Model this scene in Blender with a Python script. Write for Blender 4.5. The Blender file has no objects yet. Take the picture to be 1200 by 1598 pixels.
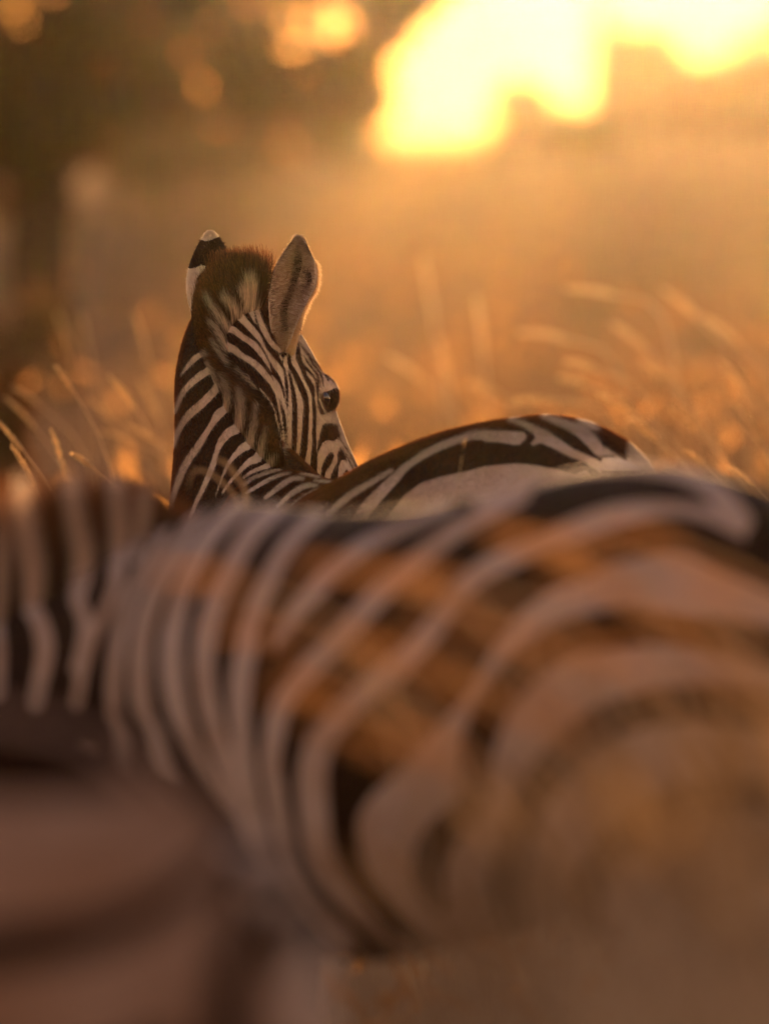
import bpy, bmesh, math, random
import numpy as np
from mathutils import Vector, Matrix
from mathutils.bvhtree import BVHTree

random.seed(7)
rng = np.random.default_rng(11)
scene = bpy.context.scene
col = scene.collection

# ------------------------------------------------------------------ camera
F = 17380.0            # pixels per radian of the photograph (long telephoto lens)
CX, CY = 600.0, 799.0
HORIZON = 560.0        # photograph row of eye level
EYE_H = 1.40
PITCH = (CY - HORIZON) / F
cam_data = bpy.data.cameras.new('camera')
cam = bpy.data.objects.new('camera', cam_data)
col.objects.link(cam)
scene.camera = cam
cam.location = (0, 0, EYE_H)
cam.rotation_euler = (math.pi / 2 - PITCH, 0, 0)
cam_data.sensor_fit = 'VERTICAL'
cam_data.sensor_height = 36.0
cam_data.lens = 36.0 * F / 1598.0
cam_data.clip_start = 0.5
cam_data.clip_end = 3000
cam_data.dof.use_dof = True
cam_data.dof.focus_distance = 22.33
cam_data.dof.aperture_fstop = 3.1
cam_data.dof.aperture_blades = 0

# ------------------------------------------------------------------ sky and sun
SUN_EL = math.radians(2.8)
SUN_AZ = math.radians(1.3)          # to the right of the viewing direction (+Y)
world = bpy.data.worlds.new('World')
scene.world = world
world.use_nodes = True
wn = world.node_tree
wn.nodes.clear()
sky = wn.nodes.new('ShaderNodeTexSky')
sky.sky_type = 'NISHITA'
sky.sun_disc = False
sky.sun_elevation = SUN_EL
sky.sun_rotation = SUN_AZ
sky.air_density = 1.0
sky.dust_density = 0.035
sky.ozone_density = 0.6
bal = wn.nodes.new('ShaderNodeMix')
bal.data_type = 'RGBA'
bal.blend_type = 'MULTIPLY'
bal.inputs[0].default_value = 1.0
bal.inputs[7].default_value = (1.0, 0.62, 0.65, 1)
bg = wn.nodes.new('ShaderNodeBackground')
bg.inputs['Strength'].default_value = 0.12
wo = wn.nodes.new('ShaderNodeOutputWorld')
wn.links.new(sky.outputs[0], bal.inputs[6])
wn.links.new(bal.outputs[2], bg.inputs['Color'])
wn.links.new(bg.outputs[0], wo.inputs['Surface'])

sun_data = bpy.data.lights.new('sun', 'SUN')
sun_data.energy = 4.5
sun_data.angle = math.radians(0.6)
sun_data.color = (1.0, 0.53, 0.21)
sun = bpy.data.objects.new('sun', sun_data)
col.objects.link(sun)
sun_dir = Vector((math.sin(SUN_AZ) * math.cos(SUN_EL), math.cos(SUN_AZ) * math.cos(SUN_EL), math.sin(SUN_EL)))
sun.rotation_euler = sun_dir.to_track_quat('Z', 'Y').to_euler()
sun.location = (20, 200, 60)

scene.view_settings.view_transform = 'Standard'
scene.view_settings.look = 'None'
scene.view_settings.gamma = 1.0
scene.view_settings.exposure = 1.7
scene.render.engine = 'CYCLES'
scene.cycles.use_denoising = True
scene.cycles.max_bounces = 8
scene.cycles.volume_bounces = 1
scene.cycles.transparent_max_bounces = 8
scene.cycles.sample_clamp_indirect = 6.0

# ------------------------------------------------------------------ helpers
FWD = np.array([0, math.cos(PITCH), -math.sin(PITCH)])
UPV = np.array([0, math.sin(PITCH), math.cos(PITCH)])


def P(px, py, Y):
    """point on the sight line of a photograph pixel at ground distance Y"""
    d = FWD + np.array([1.0, 0, 0]) * ((px - CX) / F) + UPV * (-(py - CY) / F)
    return np.array([0, 0, EYE_H]) + d * (Y / d[1])


def to_px(v):
    """photograph pixels of an (n,3) array of points"""
    q = v - np.array([0, 0, EYE_H])
    dep = q @ FWD
    return np.stack([CX + F * q[:, 0] / dep, CY - F * (q @ UPV) / dep], 1)


def ground_z(x, y):
    y = np.asarray(y, float)
    x = np.asarray(x, float)
    r = np.clip(y - 24, 0, 130)
    base = 0.033 * r * np.clip(r / 22.0, 0, 1) + 0.0
    return base + 0.03 * np.sin(x * 0.7 + y * 0.31) * np.clip((y - 20) / 30, 0, 1)


def tag(o, label=None, cat=None, group=None, kind=None):
    if label: o['label'] = label
    if cat: o['category'] = cat
    if group: o['group'] = group
    if kind: o['kind'] = kind
    return o


def empty(name, loc):
    o = bpy.data.objects.new(name, None)
    o.location = loc
    o.empty_display_size = 0.1
    col.objects.link(o)
    return o


def link_mesh(name, verts, faces, mat, parent=None, smooth=True):
    """faces: (n,3) or (n,4) int array; vertices in world coordinates"""
    verts = np.asarray(verts, np.float32)
    faces = np.asarray(faces, np.int32)
    if parent is not None:
        verts = verts - np.array(parent_loc(parent), np.float32)
    me = bpy.data.meshes.new(name)
    k = faces.shape[1]
    me.vertices.add(len(verts))
    me.vertices.foreach_set('co', verts.ravel())
    me.loops.add(faces.size)
    me.loops.foreach_set('vertex_index', faces.ravel())
    me.polygons.add(len(faces))
    me.polygons.foreach_set('loop_start', np.arange(len(faces), dtype=np.int32) * k)
    me.polygons.foreach_set('loop_total', np.full(len(faces), k, np.int32))
    me.update(calc_edges=True)
    me.validate()
    if smooth:
        me.polygons.foreach_set('use_smooth', np.ones(len(me.polygons), bool))
    me.materials.append(mat)
    o = bpy.data.objects.new(name, me)
    col.objects.link(o)
    if parent is not None:
        o.parent = parent
    return o


def parent_loc(p):
    l = Vector(p.location)
    while p.parent is not None:
        p = p.parent
        l += Vector(p.location)
    return l


def catmull(pts, n):
    """smooth curve through an (m,k) list of rows, n samples"""
    p = np.asarray(pts, float)
    m = len(p)
    if m == 2:
        t = np.linspace(0, 1, n)[:, None]
        return p[0] * (1 - t) + p[1] * t
    q = np.vstack([2 * p[0] - p[1], p, 2 * p[-1] - p[-2]])
    out = []
    for u in np.linspace(0, m - 1 - 1e-6, n):
        i = int(u)
        t = u - i
        a, b, c, d = q[i], q[i + 1], q[i + 2], q[i + 3]
        out.append(0.5 * ((2 * b) + (-a + c) * t + (2 * a - 5 * b + 4 * c - d) * t * t + (-a + 3 * b - 3 * c + d) * t ** 3))
    return np.array(out)


def unit(v):
    v = np.asarray(v, float)
    return v / (np.linalg.norm(v) + 1e-12)


# ------------------------------------------------------------------ materials
def new_mat(name):
    m = bpy.data.materials.new(name)
    m.use_nodes = True
    nt = m.node_tree
    nt.nodes.clear()
    out = nt.nodes.new('ShaderNodeOutputMaterial')
    return m, nt, out


def leafy(name, c1, c2, trans=0.45, scale=3.0, rough=0.6, tint=(1.0, 0.8, 0.45)):
    """diffuse + translucent plant matter whose colour drifts between c1 and c2"""
    m, nt, out = new_mat(name)
    N, L = nt.nodes.new, nt.links.new
    geo = N('ShaderNodeNewGeometry')
    no = N('ShaderNodeTexNoise')
    no.inputs['Scale'].default_value = scale
    no.inputs['Detail'].default_value = 3
    L(geo.outputs['Position'], no.inputs['Vector'])
    mix = N('ShaderNodeMix'); mix.data_type = 'RGBA'
    mix.inputs[6].default_value = (*c1, 1)
    mix.inputs[7].default_value = (*c2, 1)
    add = N('ShaderNodeMath'); add.operation = 'MULTIPLY_ADD'
    add.inputs[1].default_value = 0.7
    add.inputs[2].default_value = -0.1
    rnd = N('ShaderNodeMath'); rnd.operation = 'ADD'; rnd.use_clamp = True
    rsc = N('ShaderNodeMath'); rsc.operation = 'MULTIPLY'; rsc.inputs[1].default_value = 0.5
    L(no.outputs['Fac'], add.inputs[0])
    L(geo.outputs['Random Per Island'], rsc.inputs[0])
    L(add.outputs[0], rnd.inputs[0])
    L(rsc.outputs[0], rnd.inputs[1])
    L(rnd.outputs[0], mix.inputs[0])
    d = N('ShaderNodeBsdfPrincipled')
    d.inputs['Roughness'].default_value = rough
    L(mix.outputs[2], d.inputs['Base Color'])
    t = N('ShaderNodeBsdfTranslucent')
    tm = N('ShaderNodeMix'); tm.data_type = 'RGBA'; tm.blend_type = 'MULTIPLY'
    tm.inputs[0].default_value = 1
    tm.inputs[7].default_value = (*tint, 1)
    L(mix.outputs[2], tm.inputs[6])
    L(tm.outputs[2], t.inputs['Color'])
    ms = N('ShaderNodeMixShader')
    ms.inputs[0].default_value = trans
    L(d.outputs[0], ms.inputs[1])
    L(t.outputs[0], ms.inputs[2])
    L(ms.outputs[0], out.inputs['Surface'])
    return m


def coat_mat(name, light=(0.62, 0.55, 0.50), dark=(0.020, 0.011, 0.007), soft=1.0, edge=1.6, spec=0.08):
    """striped hide: the point attribute 'stripe' is the signed distance (positive in dark) to the stripe's edge"""
    m, nt, out = new_mat(name)
    N, L = nt.nodes.new, nt.links.new
    at = N('ShaderNodeAttribute'); at.attribute_name = 'stripe'
    geo = N('ShaderNodeNewGeometry')
    no = N('ShaderNodeTexNoise'); no.inputs['Scale'].default_value = 260; no.inputs['Detail'].default_value = 2
    L(geo.outputs['Position'], no.inputs['Vector'])
    ma = N('ShaderNodeMath'); ma.operation = 'MULTIPLY_ADD'
    ma.inputs[1].default_value = edge * 2
    L(no.outputs['Fac'], ma.inputs[0])
    sb = N('ShaderNodeMath'); sb.operation = 'SUBTRACT'; sb.inputs[1].default_value = edge
    L(at.outputs['Fac'], sb.inputs[0])
    L(sb.outputs[0], ma.inputs[2])
    mr = N('ShaderNodeMapRange'); mr.interpolation_type = 'SMOOTHSTEP'
    mr.inputs['From Min'].default_value = -soft
    mr.inputs['From Max'].default_value = soft
    L(ma.outputs[0], mr.inputs['Value'])
    # light hair: slow drift towards dusty brown
    n2 = N('ShaderNodeTexNoise'); n2.inputs['Scale'].default_value = 9; n2.inputs['Detail'].default_value = 4
    L(geo.outputs['Position'], n2.inputs['Vector'])
    lr = N('ShaderNodeMix'); lr.data_type = 'RGBA'
    lr.inputs[6].default_value = (*light, 1)
    lr.inputs[7].default_value = (light[0] * 0.78, light[1] * 0.66, light[2] * 0.55, 1)
    m2 = N('ShaderNodeMapRange'); m2.inputs['From Min'].default_value = 0.42; m2.inputs['From Max'].default_value = 0.72
    L(n2.outputs['Fac'], m2.inputs['Value'])
    L(m2.outputs[0], lr.inputs[0])
    # hair grain
    n3 = N('ShaderNodeTexNoise'); n3.inputs['Scale'].default_value = 420; n3.inputs['Detail'].default_value = 3
    L(geo.outputs['Position'], n3.inputs['Vector'])
    dk = N('ShaderNodeMix'); dk.data_type = 'RGBA'
    dk.inputs[6].default_value = (*dark, 1)
    dk.inputs[7].default_value = (dark[0] * 2.6, dark[1] * 2.3, dark[2] * 2.0, 1)
    m3 = N('ShaderNodeMapRange'); m3.inputs['From Min'].default_value = 0.45; m3.inputs['From Max'].default_value = 0.75
    L(n3.outputs['Fac'], m3.inputs['Value'])
    L(m3.outputs[0], dk.inputs[0])
    mx = N('ShaderNodeMix'); mx.data_type = 'RGBA'
    L(mr.outputs[0], mx.inputs[0])
    L(lr.outputs[2], mx.inputs[6])
    L(dk.outputs[2], mx.inputs[7])
    bs = N('ShaderNodeBsdfPrincipled')
    bs.inputs['Roughness'].default_value = 0.62
    bs.inputs['Specular IOR Level'].default_value = spec
    bs.inputs['Sheen Weight'].default_value = 0.0
    bs.inputs['Sheen Roughness'].default_value = 0.4
    bs.inputs['Sheen Tint'].default_value = (1.0, 0.85, 0.7, 1)
    bp = N('ShaderNodeBump'); bp.inputs['Strength'].default_value = 0.25; bp.inputs['Distance'].default_value = 0.004
    L(n3.outputs['Fac'], bp.inputs['Height'])
    L(bp.outputs[0], bs.inputs['Normal'])
    L(mx.outputs[2], bs.inputs['Base Color'])
    L(bs.outputs[0], out.inputs['Surface'])
    return m


def hair_mat(name):
    m, nt, out = new_mat(name)
    N, L = nt.nodes.new, nt.links.new
    at = N('ShaderNodeAttribute'); at.attribute_name = 'tone'
    d = N('ShaderNodeBsdfDiffuse')
    t = N('ShaderNodeBsdfTranslucent')
    g = N('ShaderNodeBsdfGlossy'); g.inputs['Roughness'].default_value = 0.45
    g.inputs['Color'].default_value = (0.8, 0.7, 0.6, 1)
    L(at.outputs['Color'], d.inputs['Color'])
    L(at.outputs['Color'], t.inputs['Color'])
    a = N('ShaderNodeMixShader'); a.inputs[0].default_value = 0.6
    L(d.outputs[0], a.inputs[1]); L(t.outputs[0], a.inputs[2])
    b = N('ShaderNodeMixShader'); b.inputs[0].default_value = 0.04
    L(a.outputs[0], b.inputs[1]); L(g.outputs[0], b.inputs[2])
    L(b.outputs[0], out.inputs['Surface'])
    return m


def plain_mat(name, c, rough=0.6, spec=0.5, noise=0.25, scale=30, coat=0.0):
    m, nt, out = new_mat(name)
    N, L = nt.nodes.new, nt.links.new
    geo = N('ShaderNodeNewGeometry')
    no = N('ShaderNodeTexNoise'); no.inputs['Scale'].default_value = scale; no.inputs['Detail'].default_value = 4
    L(geo.outputs['Position'], no.inputs['Vector'])
    mx = N('ShaderNodeMix'); mx.data_type = 'RGBA'
    mx.inputs[6].default_value = tuple(x * (1 - noise) for x in c) + (1,)
    mx.inputs[7].default_value = tuple(min(1, x * (1 + noise)) for x in c) + (1,)
    L(no.outputs['Fac'], mx.inputs[0])
    b = N('ShaderNodeBsdfPrincipled')
    b.inputs['Roughness'].default_value = rough
    b.inputs['Specular IOR Level'].default_value = spec
    b.inputs['Coat Weight'].default_value = coat
    L(mx.outputs[2], b.inputs['Base Color'])
    L(b.outputs[0], out.inputs['Surface'])
    return m


M = {
    'coat': coat_mat('zebra_coat'),
    'coat_dimmed': coat_mat('dimmed_coat', (0.50, 0.42, 0.37), (0.018, 0.010, 0.006)),  # darker coat copy: the middle zebra's dimness is put into its colour
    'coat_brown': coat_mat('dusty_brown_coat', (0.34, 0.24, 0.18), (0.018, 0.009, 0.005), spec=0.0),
    'hair': hair_mat('zebra_hair'),
    'eye': plain_mat('eye_dark', (0.012, 0.007, 0.004), 0.06, 0.9, 0.2, 90, 1.0),
    'hoof': plain_mat('hoof_horn', (0.03, 0.025, 0.02), 0.5, 0.4),
    'soil': plain_mat('dry_soil', (0.16, 0.10, 0.06), 0.9, 0.2, 0.45, 0.8),
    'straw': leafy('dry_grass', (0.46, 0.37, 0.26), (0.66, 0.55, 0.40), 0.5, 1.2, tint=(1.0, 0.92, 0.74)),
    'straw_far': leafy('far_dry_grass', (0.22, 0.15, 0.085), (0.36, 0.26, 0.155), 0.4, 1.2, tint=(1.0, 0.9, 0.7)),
    'seed': leafy('seed_head', (0.46, 0.27, 0.12), (0.64, 0.41, 0.20), 0.6, 20, tint=(1.0, 0.9, 0.66)),
    'seed_pale': leafy('pale_seed_head', (0.62, 0.48, 0.30), (0.76, 0.62, 0.42), 0.6, 20, tint=(1.0, 0.9, 0.68)),
    'leaf': leafy('acacia_leaf', (0.06, 0.031, 0.006), (0.15, 0.078, 0.015), 0.5, 2.0),
    'leaf_far': leafy('far_leaf', (0.09, 0.06, 0.02), (0.16, 0.11, 0.04), 0.5, 2.0),
    'bark': plain_mat('bark', (0.07, 0.045, 0.028), 0.9, 0.2, 0.5, 14),
}

# ------------------------------------------------------------------ ground: one rising sheet of dry savanna
ys = np.concatenate([np.linspace(-40, 20, 16), np.linspace(22, 170, 75), np.linspace(180, 1500, 30)])
xs = np.concatenate([np.linspace(-700, -40, 18), np.linspace(-35, 35, 36), np.linspace(40, 700, 18)])
gx, gy = np.meshgrid(xs, ys)
gz = ground_z(gx, gy)
gv = np.stack([gx.ravel(), gy.ravel(), gz.ravel()], 1)
nx, ny = len(xs), len(ys)
ii, jj = np.meshgrid(np.arange(nx - 1), np.arange(ny - 1))
a = (jj * nx + ii).ravel()
gf = np.stack([a, a + 1, a + nx + 1, a + nx], 1)
tag(link_mesh('ground', gv, gf, M['soil']), kind='structure')


# ------------------------------------------------------------------ grass
def blades(n, xfun, yr, hr, wr, lean=(0.35, 0.25), bias=(0.0, 0.0), seeds=0.0, yfun=None, sr=(0.008, 0.015), hfun=None, keep=None):
    """n bent tapering blades (two segments); some carry a spindle seed head. returns vertices, triangles for blades, seeds"""
    y = rng.uniform(*yr, n) if yfun is None else yfun(n)
    x = xfun(y)
    if keep is not None:
        ok = keep(x, y)
        x, y = x[ok], y[ok]
        n = len(x)
    z = ground_z(x, y)
    h = rng.uniform(*hr, n) * rng.uniform(0.75, 1.0, n) if hfun is None else hfun(x, y)
    w = rng.uniform(*wr, n)
    th = rng.uniform(0, 2 * math.pi, n)
    lx = np.abs(rng.normal(0, lean[0], n)) * rng.choice([-1, 1], n, p=[0.6, 0.4]) + bias[0]
    ly = rng.normal(0, lean[1], n) + bias[1]
    side = np.stack([np.cos(th), np.sin(th), 0 * th], 1)
    b = np.stack([x, y, z - 0.02], 1)
    mid = b + np.stack([lx * h * 0.28, ly * h * 0.28, h * 0.6], 1)
    tip = b + np.stack([lx * h, ly * h, h * (1 - 0.25 * np.minimum(1.5, np.abs(lx)))], 1)
    v = np.stack([b - side * w[:, None], b + side * w[:, None], mid - side * w[:, None] * 0.8,
                  mid + side * w[:, None] * 0.8, tip], 1).reshape(-1, 3)
    k = np.arange(n)[:, None] * 5
    f = np.concatenate([k + np.array([[0, 1, 3]]), k + np.array([[0, 3, 2]]), k + np.array([[2, 3, 4]])], 0)
    sv = sf = None
    ns = int(n * seeds)
    if ns:
        i = rng.choice(n, ns, replace=False)
        d = tip[i] - mid[i]
        d = d / np.linalg.norm(d, axis=1)[:, None]
        d = d + np.stack([np.sign(lx[i]) * rng.uniform(0, .5, ns), 0 * i, -rng.uniform(0, .35, ns)], 1)
        d = d / np.linalg.norm(d, axis=1)[:, None]
        ln = rng.uniform(0.06, 0.12, ns)
        r = rng.uniform(*sr, ns)
        u = np.cross(d, np.array([0, 1.0, 0.1])); u /= np.linalg.norm(u, axis=1)[:, None]
        q = np.cross(d, u)
        c = tip[i] + d * (ln * 0.4)[:, None]
        e_ = tip[i] + d * ln[:, None]
        rr_ = r[:, None]
        sv = np.stack([tip[i], c + u * rr_, e_, c - u * rr_, tip[i] + u * rr_ * .1, c + q * rr_, e_ + u * rr_ * .1, c - q * rr_], 1).reshape(-1, 3)
        sf = np.concatenate([np.arange(ns)[:, None] * 8 + np.array([[0, 1, 2, 3]]), np.arange(ns)[:, None] * 8 + np.array([[4, 5, 6, 7]])], 0)
    return v, f, sv, sf


def half_w(y, extra):
    return (600.0 / F) * y + extra


def grass_field(name, label, n, yr, hr, wr, seeds, extra=1.5, xs_=None, mat='straw', seed_mat='seed', **kw):
    xf = (lambda y: rng.uniform(-1, 1, len(y)) * half_w(y, extra)) if xs_ is None else xs_
    v, f, sv, sf = blades(n, xf, yr, hr, wr, seeds=seeds, **kw)
    o = link_mesh(name, v, f, M[mat], smooth=False)
    tag(o, label, 'grass', kind='stuff')
    if sv is not None:
        s = link_mesh('seed_heads', sv, sf, M[seed_mat], parent=o)
        s['kind'] = 'stuff'
    return o


def thin_left(x, y):
    """grass thinned towards the left to darken the field there"""
    px = CX + F * x / y
    return rng.uniform(0, 1, len(x)) < np.clip((px - 120) / 560, 0.10, 1.0)


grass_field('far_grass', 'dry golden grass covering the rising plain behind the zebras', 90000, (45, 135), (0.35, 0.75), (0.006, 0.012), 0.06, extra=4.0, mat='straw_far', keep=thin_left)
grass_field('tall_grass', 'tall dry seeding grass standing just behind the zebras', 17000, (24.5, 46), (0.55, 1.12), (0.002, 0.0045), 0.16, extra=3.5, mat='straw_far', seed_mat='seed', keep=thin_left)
grass_field('zebra_grass', 'dry grass standing round the legs of the zebras', 7000, (17.5, 24), (0.4, 0.85), (0.002, 0.005), 0.4, extra=1.0)


def stand_height(x, y):
    """the stand grows taller towards its right-hand end"""
    side = x / (y / 12.0)                       # metres across at 12 m
    top = np.interp(side, [-0.18, 0.0, 0.14, 0.28, 0.42], [0.55, 0.60, 0.76, 0.95, 1.04])
    return np.clip(top - np.abs(rng.normal(0, 0.16, len(x))), 0.3, 1.2) * (0.9 + 0.1 * 12.0 / y)


grass_field('front_grass', 'blurred dry grass in front of the striped flank', 1750, (9.6, 13.4), (0.66, 1.0), (0.002, 0.006), 0.7,
            xs_=lambda y: (-0.35 + 1.6 * rng.beta(1.7, 1.0, len(y))) * half_w(y, 0.2), lean=(0.13, 0.12), bias=(-0.04, 0), sr=(0.002, 0.0045), hfun=stand_height, seed_mat='straw_far')
grass_field('low_grass', 'low dry grass at the feet of the zebras', 4000, (6.0, 14.5), (0.2, 0.62), (0.002, 0.004), 0.3, extra=0.8)


# ------------------------------------------------------------------ grass stalks that stand out singly
def tube(points, radii, sides=6):
    p = np.asarray(points, float)
    n = len(p)
    v = []
    for i in range(n):
        t = unit(p[min(i + 1, n - 1)] - p[max(i - 1, 0)])
        u = unit(np.cross(t, [0.13, 1.0, 0.07]))
        w = np.cross(t, u)
        for s in range(sides):
            an = 2 * math.pi * s / sides
            v.append(p[i] + radii[i] * (math.cos(an) * u + math.sin(an) * w))
    f = []
    for i in range(n - 1):
        for s in range(sides):
            t = (s + 1) % sides
            f.append((i * sides + s, i * sides + t, (i + 1) * sides + t, (i + 1) * sides + s))
    return np.array(v), np.array(f)


def stalk(tip, base, Y, label, group, thick=1.0, awns=True, mat='seed_pale'):
    """one grass stalk: curved stem rising from the ground into a bristly seed head between two pixels"""
    a_, b_ = P(*base, Y), P(*tip, Y)
    d = unit(b_ - a_)
    L_ = np.linalg.norm(b_ - a_)
    # root: continue downwards, bending towards the vertical
    gx_ = a_[0] - d[0] * 0.22
    root = np.array([gx_, Y, float(ground_z(gx_, Y)) - 0.01])
    ctrl = a_ - d * 0.16
    ctrl[2] = max(ctrl[2] - 0.10, root[2] + 0.2)
    low = root * 0.55 + ctrl * 0.45 + np.array([-d[0] * 0.02, 0, 0])
    st = catmull([root, low, ctrl, a_, a_ + d * L_ * 0.5], 16)
    e = empty('grass_stalk', root)
    tag(e, label, 'grass stalk', group)
    v, f = tube(st, np.linspace(0.0022, 0.0011, 16) * thick, 5)
    link_mesh('stem', v, f, M['straw'], e)
    n = 9
    t = np.linspace(0, 1, n)
    bow = np.outer(np.sin(t * math.pi) * L_ * 0.05, [0, 0, 1])
    hp = a_ + np.outer(t, d) * L_ + bow
    # a head of fine overlapping bristles round the tip of the stem
    bv, bf = [], []
    u = unit(np.cross(d, [0.1, 1, 0.2])); w = np.cross(d, u)
    for q in range(150 if awns else 24):
        s_ = random.random()
        k_ = min(n - 1, int(s_ * n))
        prof = math.sin(min(1, s_ * 0.9 + 0.1) * math.pi) ** 0.5
        an = random.random() * 2 * math.pi
        o_ = math.cos(an) * u + math.sin(an) * w
        c = hp[k_] + d * random.uniform(-.5, .5) * L_ / n
        e1 = c + o_ * (0.0062 * prof + 0.001) * thick * random.uniform(.7, 1.3) + d * random.uniform(0.008, 0.016) * min(thick, 1.6)
        sd = np.cross(o_, d) * 0.0011 * thick
        i0 = len(bv)
        bv += [c - sd * .5, c + sd * .5, e1 * .6 + c * .4 + sd, e1, e1 * .6 + c * .4 - sd]
        bf += [(i0, i0 + 1, i0 + 2, i0 + 4), (i0 + 4, i0 + 2, i0 + 3, i0 + 3)]
    hv, hf = [np.array(bv)], [np.array(bf)]
    link_mesh('seed_head', np.vstack(hv), np.vstack(hf), M[mat], e, smooth=False)
    return e


LEFT = [((92, 577), (117, 612), 25.2), ((27, 609), (64, 633), 28), ((16, 628), (56, 668), 27), ((-14, 650), (37, 703), 24.2),
        ((23, 703), (57, 763), 23.9), ((83, 679), (107, 756), 24.4), ((120, 713), (145, 729), 24), ((176, 593), (213, 639), 26.8),
        ((213, 497), (232, 561), 31), ((93, 495), (112, 548), 33), ((128, 497), (141, 564), 33), ((147, 631), (184, 665), 29),
        ((222, 600), (248, 650), 30), ((165, 676), (215, 690), 28), ((205, 668), (262, 700), 27.5)]
for t_, b_, Y in LEFT:
    stalk(t_, b_, Y, 'dry grass stalk with pale seed head beside the looking zebra\'s neck', 'seed heads beside the zebra neck', thick=1.5)
RIGHT = [((890, 452), (957, 460), 31), ((1040, 457), (1092, 499), 32), ((818, 520), (885, 530), 31), ((890, 566), (931, 576), 29),
         ((1128, 566), (1164, 607), 29), ((802, 628), (859, 624), 28.5), ((745, 470), (755, 560), 33), ((662, 411), (678, 509), 35),
         ((688, 540), (704, 620), 34), ((1005, 570), (1045, 600), 30), ((1050, 640), (1090, 672), 27), ((610, 560), (655, 590), 33),
         ((960, 510), (1010, 548), 31), ((1105, 500), (1150, 535), 31), ((940, 620), (985, 640), 28), ((1150, 640), (1186, 690), 27),
         ((740, 600), (775, 615), 32), ((880, 590), (915, 600), 30), ((990, 660), (1030, 690), 26)]
for t_, b_, Y in RIGHT:
    stalk(t_, b_, Y, 'glowing dry grass seed head bending behind the zebras\' rumps', 'seed heads beyond the rumps', thick=2.6)
for t_, b_, Y in [((1140, 732), (1178, 757), 20.6), ((1072, 706), (1100, 724), 20.2)]:
    stalk(t_, b_, Y, 'fine bright grass seed head close behind the blurred zebra\'s croup', 'seed heads at the croup')
stalk((725, 690), (717, 738), 20.6, 'thin pale grass stem standing upright against the dark rump stripe', None, thick=0.55, awns=False)
stalk((843, 731), (800, 754), 20.6, 'thin dark slanting grass stem against the pale lower rump', None, thick=0.45, awns=False)

FRONT = [((275, 898), (395, 920), 12.6), ((365, 985), (490, 1010), 12.2), ((485, 888), (610, 905), 12.6), ((600, 900), (740, 918), 12.4),
         ((640, 940), (760, 985), 12.0), ((440, 1080), (560, 1095), 12.0), ((770, 830), (840, 850), 13.0), ((820, 850), (960, 868), 12.6),
         ((880, 905), (1010, 935), 12.4), ((950, 830), (1080, 862), 13.0), ((1000, 960), (1120, 1010), 12.2), ((560, 1010), (700, 1040), 12.0),
         ((680, 1060), (800, 1120), 11.8), ((500, 1130), (620, 1180), 11.6), ((900, 1010), (1030, 1060), 11.8), ((760, 990), (880, 1030), 12.1),
         ((1060, 900), (1180, 950), 12.4), ((630, 1150), (740, 1200), 11.5), ((820, 1100), (930, 1160), 11.5), ((1090, 1040), (1200, 1090), 11.8)]
for t_, b_, Y in FRONT:
    stalk(t_, b_, Y, 'blurred orange backlit grass head leaning across the zebra flank', 'seed heads before the flank', thick=2.4, mat='seed')


# bent blades before the neck of the looking zebra
def bent_blade(px, Y, w, label):
    pts = np.array([P(x, y, Y) for x, y in px])
    root = pts[-1].copy(); root[2] = float(ground_z(root[0], root[1])) - 0.01
    root[0] += 0.03
    c0 = pts[-1]
    st = catmull(np.vstack([pts, [c0 * .9 + root * .1, c0 * .7 + root * .3, c0 * .4 + root * .6, root]]), 60)
    e = empty('grass_leaf', root)
    tag(e, label, 'grass leaf')
    n = len(st)
    ww = w * np.clip(np.linspace(0.15, 4, n), 0, 1)
    v, f = [], []
    for i in range(n):
        t = unit(st[min(i + 1, n - 1)] - st[max(i - 1, 0)])
        s = unit(np.cross(t, [0, 1, 0.3]))
        nrm = np.cross(s, t)
        v += [st[i] - s * ww[i], st[i] + nrm * ww[i] * 0.3, st[i] + s * ww[i]]
    for i in range(n - 1):
        k = i * 3
        f += [(k, k + 1, k + 4, k + 3), (k + 1, k + 2, k + 5, k + 4)]
    link_mesh('blade', np.array(v), np.array(f), M['straw_far'], e)


bent_blade([(294, 762), (299, 742), (306, 734), (318, 735), (338, 745), (356, 762), (372, 790)], 19.6, 0.0035,
           'arched dry grass leaf hooked over before the looking zebra\'s neck')
bent_blade([(332, 722), (342, 718), (354, 725), (368, 742), (384, 775)], 19.6, 0.0045,
           'short broad grass leaf bending down before the looking zebra\'s neck')


# ------------------------------------------------------------------ trees
def leaf_cloud(centres, n, size, keep=None):
    """n leaf quads spread through blobs (x,y,z,rx,ry,rz)"""
    c = np.asarray(centres, float)
    vol = (c[:, 3] * c[:, 4] * c[:, 5]) ** 0.75
    k = rng.choice(len(c), n, p=vol / vol.sum())
    d = rng.normal(0, 1, (n, 3)); d /= np.linalg.norm(d, axis=1)[:, None]
    r = rng.uniform(0, 1, n) ** 0.45
    p = c[k, :3] + d * r[:, None] * c[k, 3:]
    if keep is not None:
        p = p[keep(p)]
    n = len(p)
    u = rng.normal(0, 1, (n, 3)); u /= np.linalg.norm(u, axis=1)[:, None]
    w = np.cross(u, rng.normal(0, 1, (n, 3))); w /= np.linalg.norm(w, axis=1)[:, None]
    s = rng.uniform(0.6, 1.3, n)[:, None] * size
    v = np.stack([p - u * s, p + w * s * .45, p + u * s, p - w * s * .45], 1).reshape(-1, 3)
    f = (np.arange(n)[:, None] * 4 + np.arange(4)[None, :])
    return v, f


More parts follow.
